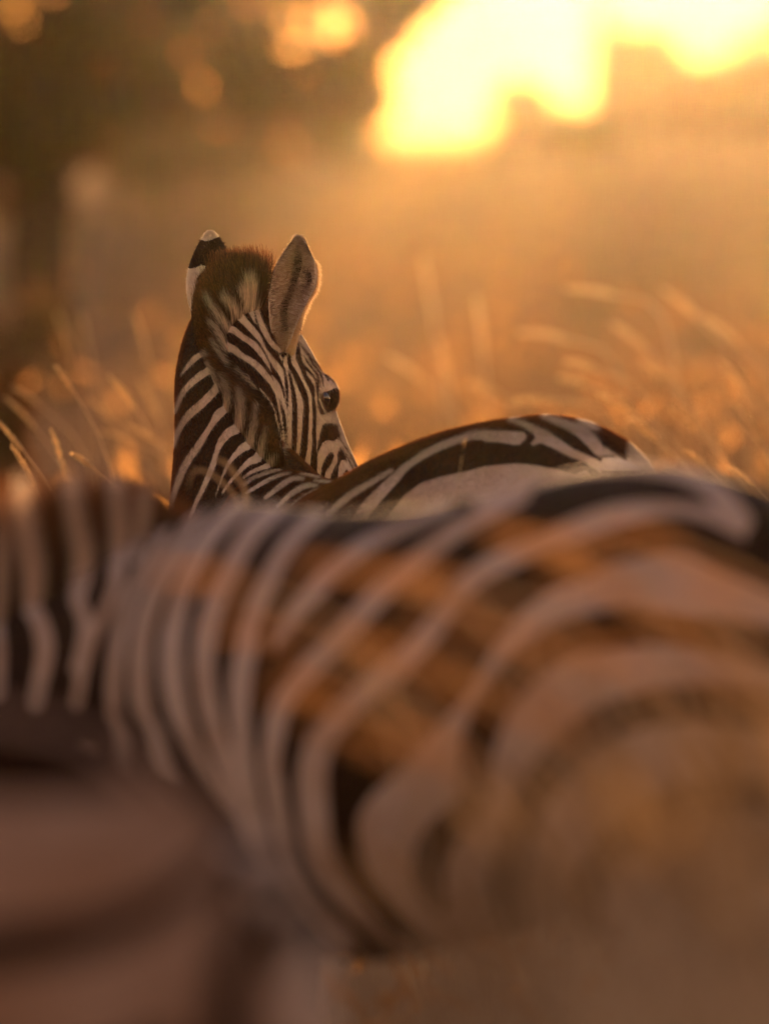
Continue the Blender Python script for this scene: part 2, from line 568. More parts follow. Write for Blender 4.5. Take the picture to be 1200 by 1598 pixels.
def tree(name, label, root, limbs, blobs, n, size, mat, group=None, keep=None):
    e = empty(name, root)
    tag(e, label, 'tree' if name.endswith('tree') else 'bush', group)
    tv, tf, k = [], [], 0
    for pts, r0, r1 in limbs:
        c = catmull(pts, 14)
        c += rng.normal(0, 0.012, c.shape) * np.linspace(0, 1, 14)[:, None]
        v, f = tube(c, np.linspace(r0, r1, 14), 9)
        tv.append(v); tf.append(f + k); k += len(v)
    link_mesh('trunk', np.vstack(tv), np.vstack(tf), M['bark'], e)
    v, f = leaf_cloud(blobs, n, size, keep)
    o = link_mesh('crown', v, f, mat, e, smooth=False)
    return e


def px_blob(px, py, Y, rx, rz, ry=None):
    """foliage mass whose centre and half sizes are read off in pixels"""
    c = P(px, py, Y)
    m = Y / F
    return (*c, rx * m, (ry or 0.9 * max(rx, rz)) * m, rz * m)


TY = 68.0
base = P(70, 560, TY); base[2] = float(ground_z(base[0], TY)) - 0.05
fork = P(90, 120, TY)
limbs = [([base, P(62, 380, TY), P(75, 240, TY), fork], 0.24, 0.15),
         ([fork, P(210, 0, TY), P(420, -110, TY), P(640, -160, TY - .6)], 0.13, 0.03),
         ([fork, P(30, -80, TY + .5), P(-80, -300, TY + 1), P(-160, -560, TY + 1)], 0.12, 0.04),
         ([P(210, 0, TY), P(330, 20, TY - .5), P(480, 60, TY - 1), P(570, 130, TY - 1)], 0.06, 0.02),
         ([fork, P(140, -150, TY - 1), P(240, -420, TY - 1.4)], 0.1, 0.04),
         ([P(75, 240, TY), P(0, 120, TY + .6), P(-140, 20, TY + 1)], 0.09, 0.03)]
blobs = [px_blob(60, 90, TY, 160, 130), px_blob(250, 60, TY, 170, 110), px_blob(400, 130, TY, 110, 70), px_blob(20, 250, TY, 100, 90),
         px_blob(100, 190, TY, 90, 80), px_blob(330, -120, TY, 240, 140), px_blob(560, -70, TY, 140, 90), px_blob(560, 60, TY, 60, 55),
         px_blob(-120, 80, TY, 190, 240), px_blob(60, -260, TY, 330, 200), px_blob(420, -330, TY, 300, 150), px_blob(-150, -300, TY, 260, 220),
         px_blob(640, -10, TY, 60, 50), px_blob(600, 40, TY, 55, 50), px_blob(700, -50, TY, 60, 40), px_blob(545, 130, TY, 52, 60), px_blob(430, 60, TY, 120, 80), px_blob(350, 20, TY, 130, 90), px_blob(150, 20, TY, 150, 100), px_blob(590, 10, TY, 60, 60),  px_blob(70, 320, TY, 50, 50), px_blob(500, 120, TY, 60, 40), px_blob(260, 150, TY, 120, 50)]
GAPS = [(65, 15, 48), (455, 48, 40), (530, 38, 30), (165, 100, 22), (320, 130, 22), (265, 165, 20), (480, 105, 18), (225, 140, 16), (0, 290, 16)]
GAPS += [(rng.uniform(0, 640), rng.uniform(-30, 210), rng.uniform(5, 15)) for _ in range(46)]


def keep_gaps(p):
    q = to_px(p)
    ok = np.ones(len(p), bool)
    for x, y, r in GAPS:
        ok &= (np.hypot(q[:, 0] - x, q[:, 1] - y) > r) | (rng.uniform(0, 1, len(p)) < 0.06)
    return ok


tree('acacia_tree', 'dark spreading acacia tree with light breaking through its crown', base, limbs, blobs, 150000, 0.055, M['leaf'], keep=keep_gaps)


def bush(name, label, px, top, base_py, Y, rx, mat, n=2500, group=None, size=0.06):
    g = P(px, base_py, Y); g[2] = float(ground_z(g[0], Y)) - 0.05
    m = Y / F
    ztop = P(px, top, Y)[2]
    h = ztop - g[2]
    limbs, blobs = [], []
    for i in range(5):
        dx = rng.uniform(-0.8, 0.8) * rx * m
        tip = g + np.array([dx, rng.uniform(-.5, .5), h * rng.uniform(0.55, 0.9)])
        limbs.append(([g + np.array([dx * 0.05, 0, 0]), g + np.array([dx * .35, 0, h * .35]), tip], 0.05, 0.012))
        blobs.append((*tip, rx * m * 0.45, rx * m * 0.45, h * rng.uniform(0.16, 0.28)))
    for i in range(16):
        u_ = (i + 0.5) / 16 * 2 - 1
        c = g + np.array([u_ * rx * m * 0.9, rng.uniform(-.5, .5), h * rng.uniform(0.3, 0.86) * (1 - 0.3 * u_ * u_)])
        blobs.append((*c, rx * m * 0.30, rx * m * 0.30, h * rng.uniform(0.13, 0.2)))
    return tree(name, label, g, limbs, blobs, n, size, mat, group)


bush('round_bush', 'low rounded green bush in the grass left of the zebra', 10, 545, 700, 38, 42, M['leaf'], 1500, size=0.03)
bush('scrub_bush', 'low brown scrub bush in the grass at the foot of the acacia', 30, 430, 560, 56, 90, M['leaf_far'], 1500, size=0.035)
bush('horizon_bush', 'broad hazy bush on the skyline under the brightest glow', 1075, 62, 240, 128, 125, M['leaf_far'], 9000, 'bushes on the skyline', 0.08)
bush('horizon_bush', 'tall hazy bush at the end of the skyline away from the acacia', 1270, 20, 240, 132, 110, M['leaf_far'], 8000, 'bushes on the skyline', 0.08)
bush('horizon_bush', 'low hazy bush between the round bright gap and the slender tree', 850, 118, 250, 122, 95, M['leaf_far'], 5000, 'bushes on the skyline', 0.07)
bush('horizon_bush', 'hazy bush on the skyline joining the broad and the tall one', 1180, 70, 240, 127, 80, M['leaf_far'], 6000, 'bushes on the skyline', 0.08)
bush('slender_tree', 'thin hazy tree dividing the bright sky above the skyline', 950, 20, 240, 124, 30, M['leaf_far'], 2600, size=0.06)
bush('horizon_bush', 'hazy dark bush on the skyline under the acacia crown', 465, 110, 300, 112, 130, M['leaf_far'], 14000, 'bushes on the skyline', 0.07)
bush('horizon_bush', 'dark thicket on the skyline behind the acacia trunk', 190, 110, 330, 108, 160, M['leaf_far'], 12000, 'bushes on the skyline', 0.07)

# ------------------------------------------------------------------ stripes
# each crop of the photograph studied: origin and magnification
CROP = {'a': (280, 340, 10.0), 'b': (380, 340, 7.99), 'c': (290, 460, 7.99), 'd': (410, 510, 7.99), 'e': (260, 600, 7.99),
        'f': (400, 640, 6.667), 'g': (540, 630, 4.615), 'h': (760, 630, 4.615), 'm': (0, 720, 1.82), 'n': (500, 700, 1.714), 'p': (0, 0, 1.0),
        'q': (0, 760, 2.6625), 'r': (300, 1000, 2.4), 's': (400, 760, 3.0), 't': (750, 720, 2.667)}


def conv(crop, pts):
    ox, oy, s = CROP[crop]
    out = []
    for p in pts:
        out.append((ox + p[0] / s, oy + p[1] / s) + ((p[2] / s,) if len(p) > 2 else ()))
    return np.array(out)


def stroke_field(q, pts):
    """signed distance (positive inside) of points q to a stroke with varying width"""
    pts = np.asarray(pts)
    if len(pts) > 2:
        pts = catmull(pts, max(8, 3 * len(pts)))
    best = np.full(len(q), -1e3)
    lo = pts[:, :2].min(0) - 60
    hi = pts[:, :2].max(0) + 60
    sel = np.where((q[:, 0] > lo[0]) & (q[:, 0] < hi[0]) & (q[:, 1] > lo[1]) & (q[:, 1] < hi[1]))[0]
    qq = q[sel]
    bb = np.full(len(sel), -1e3)
    for a, b in zip(pts[:-1], pts[1:]):
        d = b[:2] - a[:2]
        t = np.clip(((qq - a[:2]) @ d) / (d @ d + 1e-9), 0, 1)
        dist = np.hypot(*(qq - a[:2] - t[:, None] * d).T)
        bb = np.maximum(bb, (a[2] * (1 - t) + b[2] * t) / 2 - dist)
    best[sel] = bb
    return best


def poly_field(q, pts):
    """signed distance (positive inside) to a polygon"""
    pts = np.asarray(pts)[:, :2]
    inside = np.zeros(len(q), bool)
    dist = np.full(len(q), 1e3)
    n = len(pts)
    for i in range(n):
        a, b = pts[i], pts[(i + 1) % n]
        cond = (a[1] > q[:, 1]) != (b[1] > q[:, 1])
        xi = (b[0] - a[0]) * (q[:, 1] - a[1]) / (b[1] - a[1] + 1e-12) + a[0]
        inside ^= cond & (q[:, 0] < xi)
        d = b - a
        t = np.clip(((q - a) @ d) / (d @ d + 1e-9), 0, 1)
        dist = np.minimum(dist, np.hypot(*(q - a - t[:, None] * d).T))
    return np.where(inside, dist, -dist)


def paint(q, base, ops):
    v = np.full(len(q), float(base))
    for kind, crop, pts in ops:
        pts = conv(crop, pts)
        d = poly_field(q, pts) if len(kind) > 1 else stroke_field(q, pts)
        v = np.maximum(v, d) if kind[0] == 'D' else np.minimum(v, -d)
    return np.clip(v, -20, 20)


HEAD_OPS = [
    # pale stripes of the nape and right side of the neck, from mane to jaw
    ('W', 'c', [(250, 20, 60), (380, 230, 90), (500, 400, 100), (600, 440, 80), (700, 520, 72), (850, 620, 74), (960, 760, 60), (1030, 880, 30), (1060, 950, 6)]),
    ('W', 'c', [(300, 330, 40), (400, 470, 80), (500, 640, 110), (600, 680, 90), (700, 760, 70), (850, 850, 80), (980, 980, 80), (1080, 1110, 60), (1140, 1260, 40), (1175, 1450, 30), (1210, 1650, 22), (1235, 1900, 16)]),
    ('W', 'c', [(340, 570, 40), (420, 720, 50), (510, 850, 40)]),
    ('W', 'c', [(480, 20, 90), (570, 130, 120), (660, 250, 110), (760, 360, 80), (870, 480, 74), (940, 580, 46), (1000, 700, 30)]),
    ('W', 'd', [(40, 290, 30), (110, 400, 60), (190, 510, 80), (240, 600, 60), (270, 720, 40), (295, 850, 22), (302, 960, 8)]),
    ('W', 'c', [(720, -60, 120), (780, 60, 150), (810, 120, 110)]),
    ('W', 'c', [(800, 160, 90), (840, 280, 40), (880, 370, 8)]),
    ('W', 'c', [(890, 190, 50), (920, 300, 60), (970, 430, 70), (1040, 560, 60), (1110, 640, 70), (1190, 700, 60)]),
    ('W', 'c', [(640, 940, 26), (760, 1040, 32), (860, 1140, 28)]),
    ('W', 'd', [(-40, 780, 36), (40, 890, 60), (110, 1000, 60), (150, 1100, 40), (200, 1260, 25), (250, 1450, 20), (275, 1590, 12)]),
    ('W', 'd', [(120, 610, 16), (180, 720, 56), (230, 860, 56), (270, 980, 46), (300, 1100, 28), (310, 1300, 14), (290, 1500, 10)]),
    # the cheek and face are pale with dark stripes
    ('WP', 'd', [(400, 80), (330, 200), (290, 330), (262, 400), (258, 500), (290, 640), (305, 800), (318, 1000), (322, 1200), (318, 1400), (300, 1640), (290, 2100), (1700, 2100), (1700, 700), (700, 80)]),
    ('D', 'd', [(385, 110, 50), (350, 250, 40), (330, 380, 45), (340, 470, 60), (400, 580, 70), (450, 690, 80), (500, 800, 85), (535, 900, 75), (545, 1050, 70), (535, 1250, 75), (520, 1450, 75)]),
    ('D', 'd', [(440, 190, 20), (440, 300, 60), (450, 400, 70), (490, 490, 66), (530, 610, 60), (570, 680, 70), (610, 760, 70), (630, 880, 40), (640, 1000, 50), (645, 1150, 50), (640, 1350, 55)]),
    ('D', 'd', [(490, 480, 60), (560, 540, 42), (620, 600, 32), (665, 680, 25), (680, 760, 36), (690, 870, 26), (700, 980, 30), (730, 1080, 30)]),
    ('D', 'd', [(320, 540, 10), (345, 630, 40), (370, 750, 50), (390, 880, 60), (400, 1050, 65), (395, 1250, 60), (390, 1450, 60)]),
    ('D', 'd', [(265, 500, 16), (285, 620, 35), (300, 740, 40), (310, 880, 25), (315, 1000, 8)]),
    ('D', 'd', [(455, 190, 8), (520, 290, 25), (580, 370, 40), (620, 460, 40), (680, 530, 25), (730, 610, 30), (755, 700, 20), (760, 760, 6)]),
    ('D', 'd', [(510, 350, 8), (560, 440, 25), (620, 520, 25), (680, 600, 30), (690, 680, 40), (690, 750, 35)]),
    ('D', 'd', [(620, 400, 15), (700, 500, 30), (770, 570, 35), (810, 640, 30), (825, 690, 8)]),
    ('D', 'd', [(790, 550, 18), (850, 640, 18), (880, 700, 10)]),
    ('DP', 'd', [(700, 850), (760, 815), (850, 790), (900, 760), (960, 770), (960, 900), (930, 1000), (860, 1050), (780, 1085), (730, 1100), (700, 1020), (685, 930)]),
    ('W', 'd', [(705, 890, 20), (730, 960, 22), (775, 1060, 14)]),
    ('D', 'd', [(255, 400, 22), (240, 350, 60), (280, 330, 50)]),
    ('W', 'd', [(215, 360, 24), (240, 400, 26), (252, 430, 6)]),
    ('D', 'f', [(400, 0, 55), (400, 200, 60), (395, 350, 55), (380, 500, 50), (360, 640, 40), (345, 800, 36)]),
    ('D', 'f', [(520, 0, 65), (510, 200, 70), (495, 400, 75), (470, 530, 70), (450, 680, 70), (430, 850, 60)]),
    ('D', 'f', [(605, 0, 45), (605, 200, 35), (605, 350, 45), (600, 450, 60), (600, 550, 75), (590, 700, 80), (580, 860, 70)]),
    ('DP', 'f', [(690, 150), (740, 130), (840, 140), (870, 270), (810, 320), (740, 310), (690, 340), (660, 400), (640, 470), (625, 480), (640, 350), (675, 200)]),
    ('DP', 'f', [(760, 440), (800, 436), (812, 480), (780, 560), (730, 630), (705, 720), (665, 720), (678, 600), (710, 510)]),
    ('DP', 'f', [(870, 385), (930, 470), (945, 520), (880, 520), (855, 600), (850, 720), (800, 780), (750, 760), (800, 620), (850, 530), (840, 450)]),
    ('DP', 'f', [(940, 610), (1000, 680), (1060, 720), (1100, 900), (900, 900), (890, 760), (905, 660)]),
    ('D', 'f', [(855, 270, 10), (950, 430, 14), (1020, 560, 14), (1090, 690, 16)]),
    ('D', 'f', [(890, 380, 8), (980, 560, 14), (1030, 670, 14)]),
    # left side of the neck
    ('W', 'c', [(230, 730, 60), (120, 790, 70), (20, 900, 46), (-40, 980, 20)]),
    ('W', 'c', [(290, 940, 90), (170, 1020, 90), (60, 1110, 80), (-20, 1200, 66), (-70, 1300, 48), (-110, 1430, 26)]),
    ('W', 'c', [(260, 840, 30), (310, 930, 44), (360, 1040, 56), (400, 1150, 60)]),
    ('W', 'e', [(640, 30, 100), (540, 140, 100), (430, 250, 100), (310, 350, 100), (210, 470, 80), (150, 590, 55), (120, 730, 30)]),
    ('W', 'e', [(670, -120, 30), (730, 0, 90), (752, 150, 90), (740, 290, 90), (650, 370, 110), (580, 480, 72), (500, 600, 70), (400, 760, 90), (300, 900, 90), (210, 1060, 90), (150, 1230, 70), (100, 1390, 50), (60, 1600, 40)]),
    ('W', 'e', [(890, 50, 40), (920, 200, 110), (920, 360, 110), (890, 530, 120), (780, 600, 110), (690, 700, 90), (630, 830, 60), (590, 980, 70), (530, 1130, 70), (460, 1290, 60), (390, 1430, 50), (300, 1650, 40)]),
    ('W', 'e', [(1110, 260, 30), (1090, 450, 60), (1040, 720, 110), (940, 800, 90), (840, 900, 60), (760, 1010, 40), (700, 1150, 24), (620, 1370, 12)]),
    ('W', 'e', [(1200, 680, 50), (1150, 900, 110), (1040, 960, 80), (950, 1040, 60), (870, 1130, 40), (790, 1220, 35), (700, 1350, 25)]),
    ('W', 'f', [(95, 190, 20), (60, 380, 60), (20, 500, 70)]),
    # withers
    ('W', 'f', [(195, 485, 36), (130, 570, 60), (60, 600, 42), (-40, 640, 36), (-130, 700, 28)]),
    ('W', 'f', [(250, 620, 20), (150, 640, 35), (60, 670, 36), (-40, 715, 32), (-120, 780, 26)]),
    ('W', 'f', [(340, 655, 20), (240, 680, 36), (120, 730, 42), (0, 800, 40), (-100, 860, 30)]),
    ('W', 'f', [(465, 720, 40), (370, 720, 50), (280, 770, 60), (200, 830, 50), (100, 910, 40)]),
    ('W', 'f', [(605, 795, 40), (520, 790, 50), (430, 830, 60), (330, 900, 50), (230, 1000, 40)]),
    ('W', 'f', [(745, 838, 20), (640, 850, 40), (560, 890, 40), (460, 950, 40), (380, 1030, 36)]),
    ('W', 'f', [(440, 670, 14), (520, 680, 25), (620, 710, 18)]),
    ('W', 'f', [(600, 740, 25), (700, 755, 30), (790, 770, 18)]),
    ('W', 'f', [(790, 800, 15), (900, 800, 28), (980, 790, 22)]),
    ('W', 'f', [(870, 860, 20), (780, 920, 32), (680, 970, 32), (580, 1020, 28)]),
]
BACK_OPS = [
    ('W', 'g', [(330, 480, 30), (180, 570, 40), (60, 640, 50), (-20, 700, 50), (-120, 790, 40)]),
    ('W', 'g', [(1260, 240, 74), (1170, 238, 80), (1050, 230, 70), (950, 230, 60), (850, 250, 56), (700, 300, 52), (560, 370, 50), (440, 450, 50), (350, 540, 70), (270, 620, 80), (160, 740, 90), (40, 900, 90)]),
    ('W', 'h', [(0, 240, 70), (100, 240, 80), (190, 266, 60), (235, 285, 20)]),
    ('WP', 'g', [(300, 800), (420, 660), (540, 570), (680, 525), (850, 490), (1000, 450), (1220, 430), (1350, 440), (1500, 470), (1640, 500), (1720, 470), (1900, 620), (1900, 1100), (200, 1100)]),
    ('W', 'h', [(150, 128, 16), (250, 150, 40), (340, 190, 50), (400, 235, 90), (500, 290, 80), (600, 350, 62), (740, 410, 56), (860, 480, 60)]),
    ('W', 'h', [(400, 240, 70), (330, 288, 30)]),
    ('W', 'h', [(370, 104, 16), (500, 140, 42), (640, 190, 70), (740, 260, 90), (800, 330, 80), (870, 370, 72), (960, 430, 66)]),
    ('W', 'h', [(620, 118, 22), (700, 155, 50), (775, 195, 16)]),
    ('WP', 'h', [(975, 262), (1050, 320), (1200, 400), (1300, 520), (1010, 520), (1000, 370)]),
]
EAR_R_OPS = [
    ('D', 'b', [(690, 380, 20), (705, 560, 60), (650, 740, 70), (600, 900, 70), (520, 1060, 90), (500, 1200, 90), (540, 1400, 60)]),
    ('D', 'b', [(570, 290, 24), (400, 550, 34), (335, 800, 34), (325, 1000, 30), (360, 1220, 24)]),
    ('D', 'b', [(790, 330, 30), (850, 450, 24)]),
    ('D', 'b', [(800, 640, 30), (830, 760, 60), (780, 900, 30)]),
]
EAR_L_OPS = [('DP', 'a', [(330, 335), (420, 370), (500, 345), (620, 295), (720, 320), (900, 700), (500, 760), (330, 740), (240, 790), (60, 790), (60, 500)]),
             ('DP', 'a', [(250, 900), (300, 1000), (260, 1300), (400, 1500), (600, 1300), (600, 800)])]

MID_OPS = [
    ('W', 'q', [(690, 170, 50), (640, 280, 55), (570, 400, 55), (520, 520, 55), (490, 660, 60), (475, 800, 65), (475, 940, 55), (500, 1040, 40)]),
    ('W', 'q', [(830, 100, 60), (760, 220, 60), (680, 360, 70), (620, 500, 80), (590, 620, 85), (580, 760, 85), (590, 900, 78), (630, 1020, 56), (700, 1140, 36), (760, 1220, 14)]),
    ('W', 'q', [(1020, 60, 80), (900, 170, 80), (830, 270, 82), (780, 380, 85), (740, 500, 90), (715, 640, 95), (715, 780, 95), (740, 920, 88), (790, 1050, 64), (860, 1180, 48), (925, 1290, 30), (960, 1350, 12)]),
    ('W', 'q', [(1190, 60, 80), (1060, 170, 88), (990, 280, 88), (930, 400, 90), (880, 520, 90), (850, 660, 90), (850, 800, 90), (870, 920, 84), (910, 1050, 72), (960, 1180, 62), (1010, 1290, 56)]),
    ('W', 'r', [(80, 350, 60), (130, 520, 48), (200, 700, 42), (280, 870, 38), (370, 1000, 34)]),
    ('W', 's', [(330, 90, 70), (200, 210, 76), (110, 330, 80), (50, 450, 84), (0, 560, 90), (-50, 700, 96)]),
    ('W', 'r', [(210, 0, 80), (180, 150, 80), (180, 320, 74), (210, 520, 62), (260, 720, 56), (330, 870, 50), (430, 1000, 46), (560, 1140, 42)]),
    ('W', 's', [(900, 90, 40), (700, 180, 60), (560, 245, 70), (450, 310, 84), (350, 400, 90), (270, 490, 88), (180, 590, 76), (110, 700, 50), (80, 770, 20)]),
    ('W', 's', [(1250, 40, 60), (1000, 165, 76), (850, 265, 90), (750, 345, 96), (640, 440, 100), (540, 540, 104), (440, 650, 106), (330, 770, 106), (220, 880, 106), (130, 1000, 100), (80, 1130, 94)]),
    ('W', 'r', [(310, 330, 78), (295, 450, 74), (310, 560, 70), (340, 720, 64), (390, 860, 56), (480, 1000, 50), (620, 1140, 44)]),
    ('W', 'r', [(860, 0, 90), (760, 100, 92), (640, 200, 94), (540, 300, 96), (475, 390, 105), (450, 500, 112), (455, 640, 114), (470, 760, 108), (510, 870, 96), (580, 970, 84), (680, 1070, 70), (800, 1160, 56)]),
    ('W', 's', [(640, 880, 108), (760, 740, 108), (860, 620, 100), (930, 520, 100), (1000, 440, 106), (1100, 370, 106), (1210, 325, 100)]),
    ('W', 't', [(130, 400, 90), (300, 320, 90), (480, 250, 100), (650, 215, 100), (850, 225, 110), (990, 270, 110), (1080, 370, 110), (1130, 460, 100)]),
    ('W', 't', [(0, 165, 60), (120, 130, 50), (260, 78, 40), (450, 40, 36), (640, 30, 40), (850, 60, 60), (980, 130, 90), (1080, 250, 100)]),
    ('WP', 'p', [(1300, 930), (1210, 900), (1130, 862), (1060, 838), (960, 852), (900, 880), (840, 905), (780, 955), (740, 1012), (700, 1077), (655, 1120), (615, 1180), (566, 1215), (543, 1260),
                 (538, 1300), (554, 1358), (583, 1404), (625, 1450), (700, 1510), (900, 1600), (1400, 1700)]),
    ('D', 'p', [(1300, 950, 40), (1210, 900, 50), (1130, 860, 58), (1060, 834, 58), (960, 850, 54), (900, 880, 52), (840, 903, 50), (780, 953, 50), (740, 1012, 52), (700, 1077, 54), (655, 1122, 52), (612, 1182, 46), (566, 1222, 46),
                (543, 1262, 40), (540, 1302, 36), (556, 1360, 32), (585, 1406, 30), (627, 1452, 28), (690, 1490, 22)]),
    ('D', 'p', [(1300, 1040, 40), (1200, 1008, 54), (1080, 985, 54), (975, 978, 58), (874, 1002, 56), (800, 1060, 54), (756, 1130, 52), (742, 1200, 48), (735, 1256, 46), (700, 1290, 48), (672, 1333, 50), (671, 1380, 42), (690, 1420, 16)]),
    ('D', 'p', [(1300, 1140, 40), (1200, 1112, 56), (1060, 1098, 56), (940, 1130, 56), (860, 1200, 54), (812, 1290, 52), (790, 1370, 52), (805, 1440, 44)]),
    ('D', 'p', [(1300, 1260, 40), (1120, 1240, 56), (990, 1290, 56), (920, 1380, 56), (900, 1480, 50)]),
    # neck and mane
    ('W', 'q', [(10, 200, 60), (5, 420, 60), (-10, 560, 50), (0, 700, 50), (-10, 860, 50)]),
    ('W', 'q', [(90, -60, 80), (100, 100, 90), (120, 250, 110), (150, 390, 90), (125, 480, 74), (170, 570, 72), (190, 680, 72), (165, 820, 60), (150, 900, 50)]),
    ('W', 'q', [(290, -60, 70), (320, 150, 80), (350, 270, 90), (340, 380, 80), (322, 460, 62), (355, 550, 60), (350, 640, 52), (320, 760, 48)]),
    ('W', 'q', [(480, -40, 70), (500, 180, 80), (490, 330, 70), (480, 420, 60), (430, 540, 50), (380, 640, 50), (345, 760, 46), (320, 900, 44)]),
    ('W', 'q', [(600, 40, 60), (590, 180, 50), (560, 300, 36)]),
]
REAR_OPS = [
    ('D', 'p', [(-500, 1170, 110), (-120, 1180, 120), (0, 1190, 115), (110, 1200, 90), (190, 1225, 30)]),
    ('D', 'p', [(-500, 1500, 80), (-150, 1500, 80), (0, 1480, 76), (140, 1460, 66), (270, 1405, 46), (350, 1330, 30)]),
    ('D', 'p', [(390, 1380, 40), (360, 1500, 60), (350, 1640, 70)]),
    ('D', 'p', [(-200, 1720, 90), (100, 1700, 90), (260, 1640, 60)]),
    ('D', 'p', [(-600, 1080, 24), (-200, 1078, 24), (0, 1096, 22), (100, 1120, 20), (200, 1172, 18), (285, 1250, 14)]),  # dorsal stripe run along the back line, shade painted into the top
]


# ------------------------------------------------------------------ zebra bodies
def loft(sections, sides=28, n=None):
    """closed tube through sections (centre, side vector, up vector)"""
    rows = np.array([np.concatenate(s) for s in sections])
    rows = catmull(rows, n or len(rows) * 4)
    an = np.linspace(0, 2 * math.pi, sides, endpoint=False)
    v = []
    for r in rows:
        c, s, u = r[:3], r[3:6], r[6:9]
        v.append(c + np.outer(np.cos(an), s) + np.outer(np.sin(an), u))
    v = np.vstack(v + [rows[0][None, :3], rows[-1][None, :3]])
    m = len(rows)
    f = []
    for i in range(m - 1):
        for k in range(sides):
            t = (k + 1) % sides
            f.append((i * sides + k, i * sides + t, (i + 1) * sides + t, (i + 1) * sides + k))
    tri = []
    for k in range(sides):
        t = (k + 1) % sides
        tri.append((m * sides, t, k))
        tri.append((m * sides + 1, (m - 1) * sides + k, (m - 1) * sides + t))
    return v, f + tri


def limb(points, radii, sides=16):
    secs = []
    p = np.asarray(points, float)
    for i in range(len(p)):
        t = unit(p[min(i + 1, len(p) - 1)] - p[max(i - 1, 0)])
        s = unit(np.cross(t, [0.2, 1, 0.05]))
        u = np.cross(s, t)
        r = radii[i] if np.ndim(radii[i]) else (radii[i], radii[i])
        secs.append((p[i], s * r[0], u * r[1]))
    return loft(secs, sides, len(p) * 4)


def ball(c, ax, ay, az, n=14):
    """ellipsoid with half axes given as vectors"""
    v, f = [], []
    m = n
    for i in range(m + 1):
        th = math.pi * i / m
        for k in range(n):
            ph = 2 * math.pi * k / n
            v.append(np.asarray(c) + math.sin(th) * (math.cos(ph) * np.asarray(ax) + math.sin(ph) * np.asarray(ay)) + math.cos(th) * np.asarray(az))
    for i in range(m):
        for k in range(n):
            t = (k + 1) % n
            f.append((i * n + k, i * n + t, (i + 1) * n + t, (i + 1) * n + k))
    return np.array(v), f


def fuse(name, pieces, voxel, smooth):
    """one continuous skin over the overlapping pieces"""
    vs, fs, k = [], [], 0
    for v, f in pieces:
        vs.append(np.asarray(v)); fs += [tuple(i + k for i in q) for q in f]; k += len(v)
    me = bpy.data.meshes.new(name + '_raw')
    me.from_pydata(np.vstack(vs).tolist(), [], fs)
    bm = bmesh.new(); bm.from_mesh(me)
    bmesh.ops.recalc_face_normals(bm, faces=bm.faces)
    bm.to_mesh(me); bm.free()
    o = bpy.data.objects.new(name + '_raw', me)
    col.objects.link(o)
    r = o.modifiers.new('r', 'REMESH'); r.mode = 'VOXEL'; r.voxel_size = voxel; r.use_smooth_shade = True
    s = o.modifiers.new('s', 'SMOOTH'); s.factor = 0.5; s.iterations = smooth
    dg = bpy.context.evaluated_depsgraph_get()
    out = bpy.data.meshes.new_from_object(o.evaluated_get(dg))
    bpy.data.objects.remove(o)
    n = len(out.vertices)
    co = np.empty(n * 3, np.float32); out.vertices.foreach_get('co', co)
    co = co.reshape(-1, 3).astype(float)
    nf = len(out.polygons)
    lt = np.empty(nf, np.int32); out.polygons.foreach_get('loop_total', lt)
    li = np.empty(len(out.loops), np.int32); out.loops.foreach_get('vertex_index', li)
    ls = np.empty(nf, np.int32); out.polygons.foreach_get('loop_start', ls)
    q = np.where(lt == 4)[0]
    quads = li[ls[q][:, None] + np.arange(4)]
    t3 = np.where(lt == 3)[0]
    if len(t3):
        tri = li[ls[t3][:, None] + np.array([0, 1, 2, 2])]
    bpy.data.meshes.remove(out)
    return co, quads


def torso_sections(rows, Y0, lateral, k=1.0):
    """rows (px, top row, depth offset, half height, half width): back line in pixels, depth from the body's heading"""
    out = []
    for px, py, dy, hh, hw in rows:
        hh, hw = hh * k, hw * k
        c = P(px, py, Y0 + dy * k)
        c = c - np.array([0, 0, hh])
        out.append((c, np.asarray(lateral) * hw, np.array([0, 0, hh])))
    return out


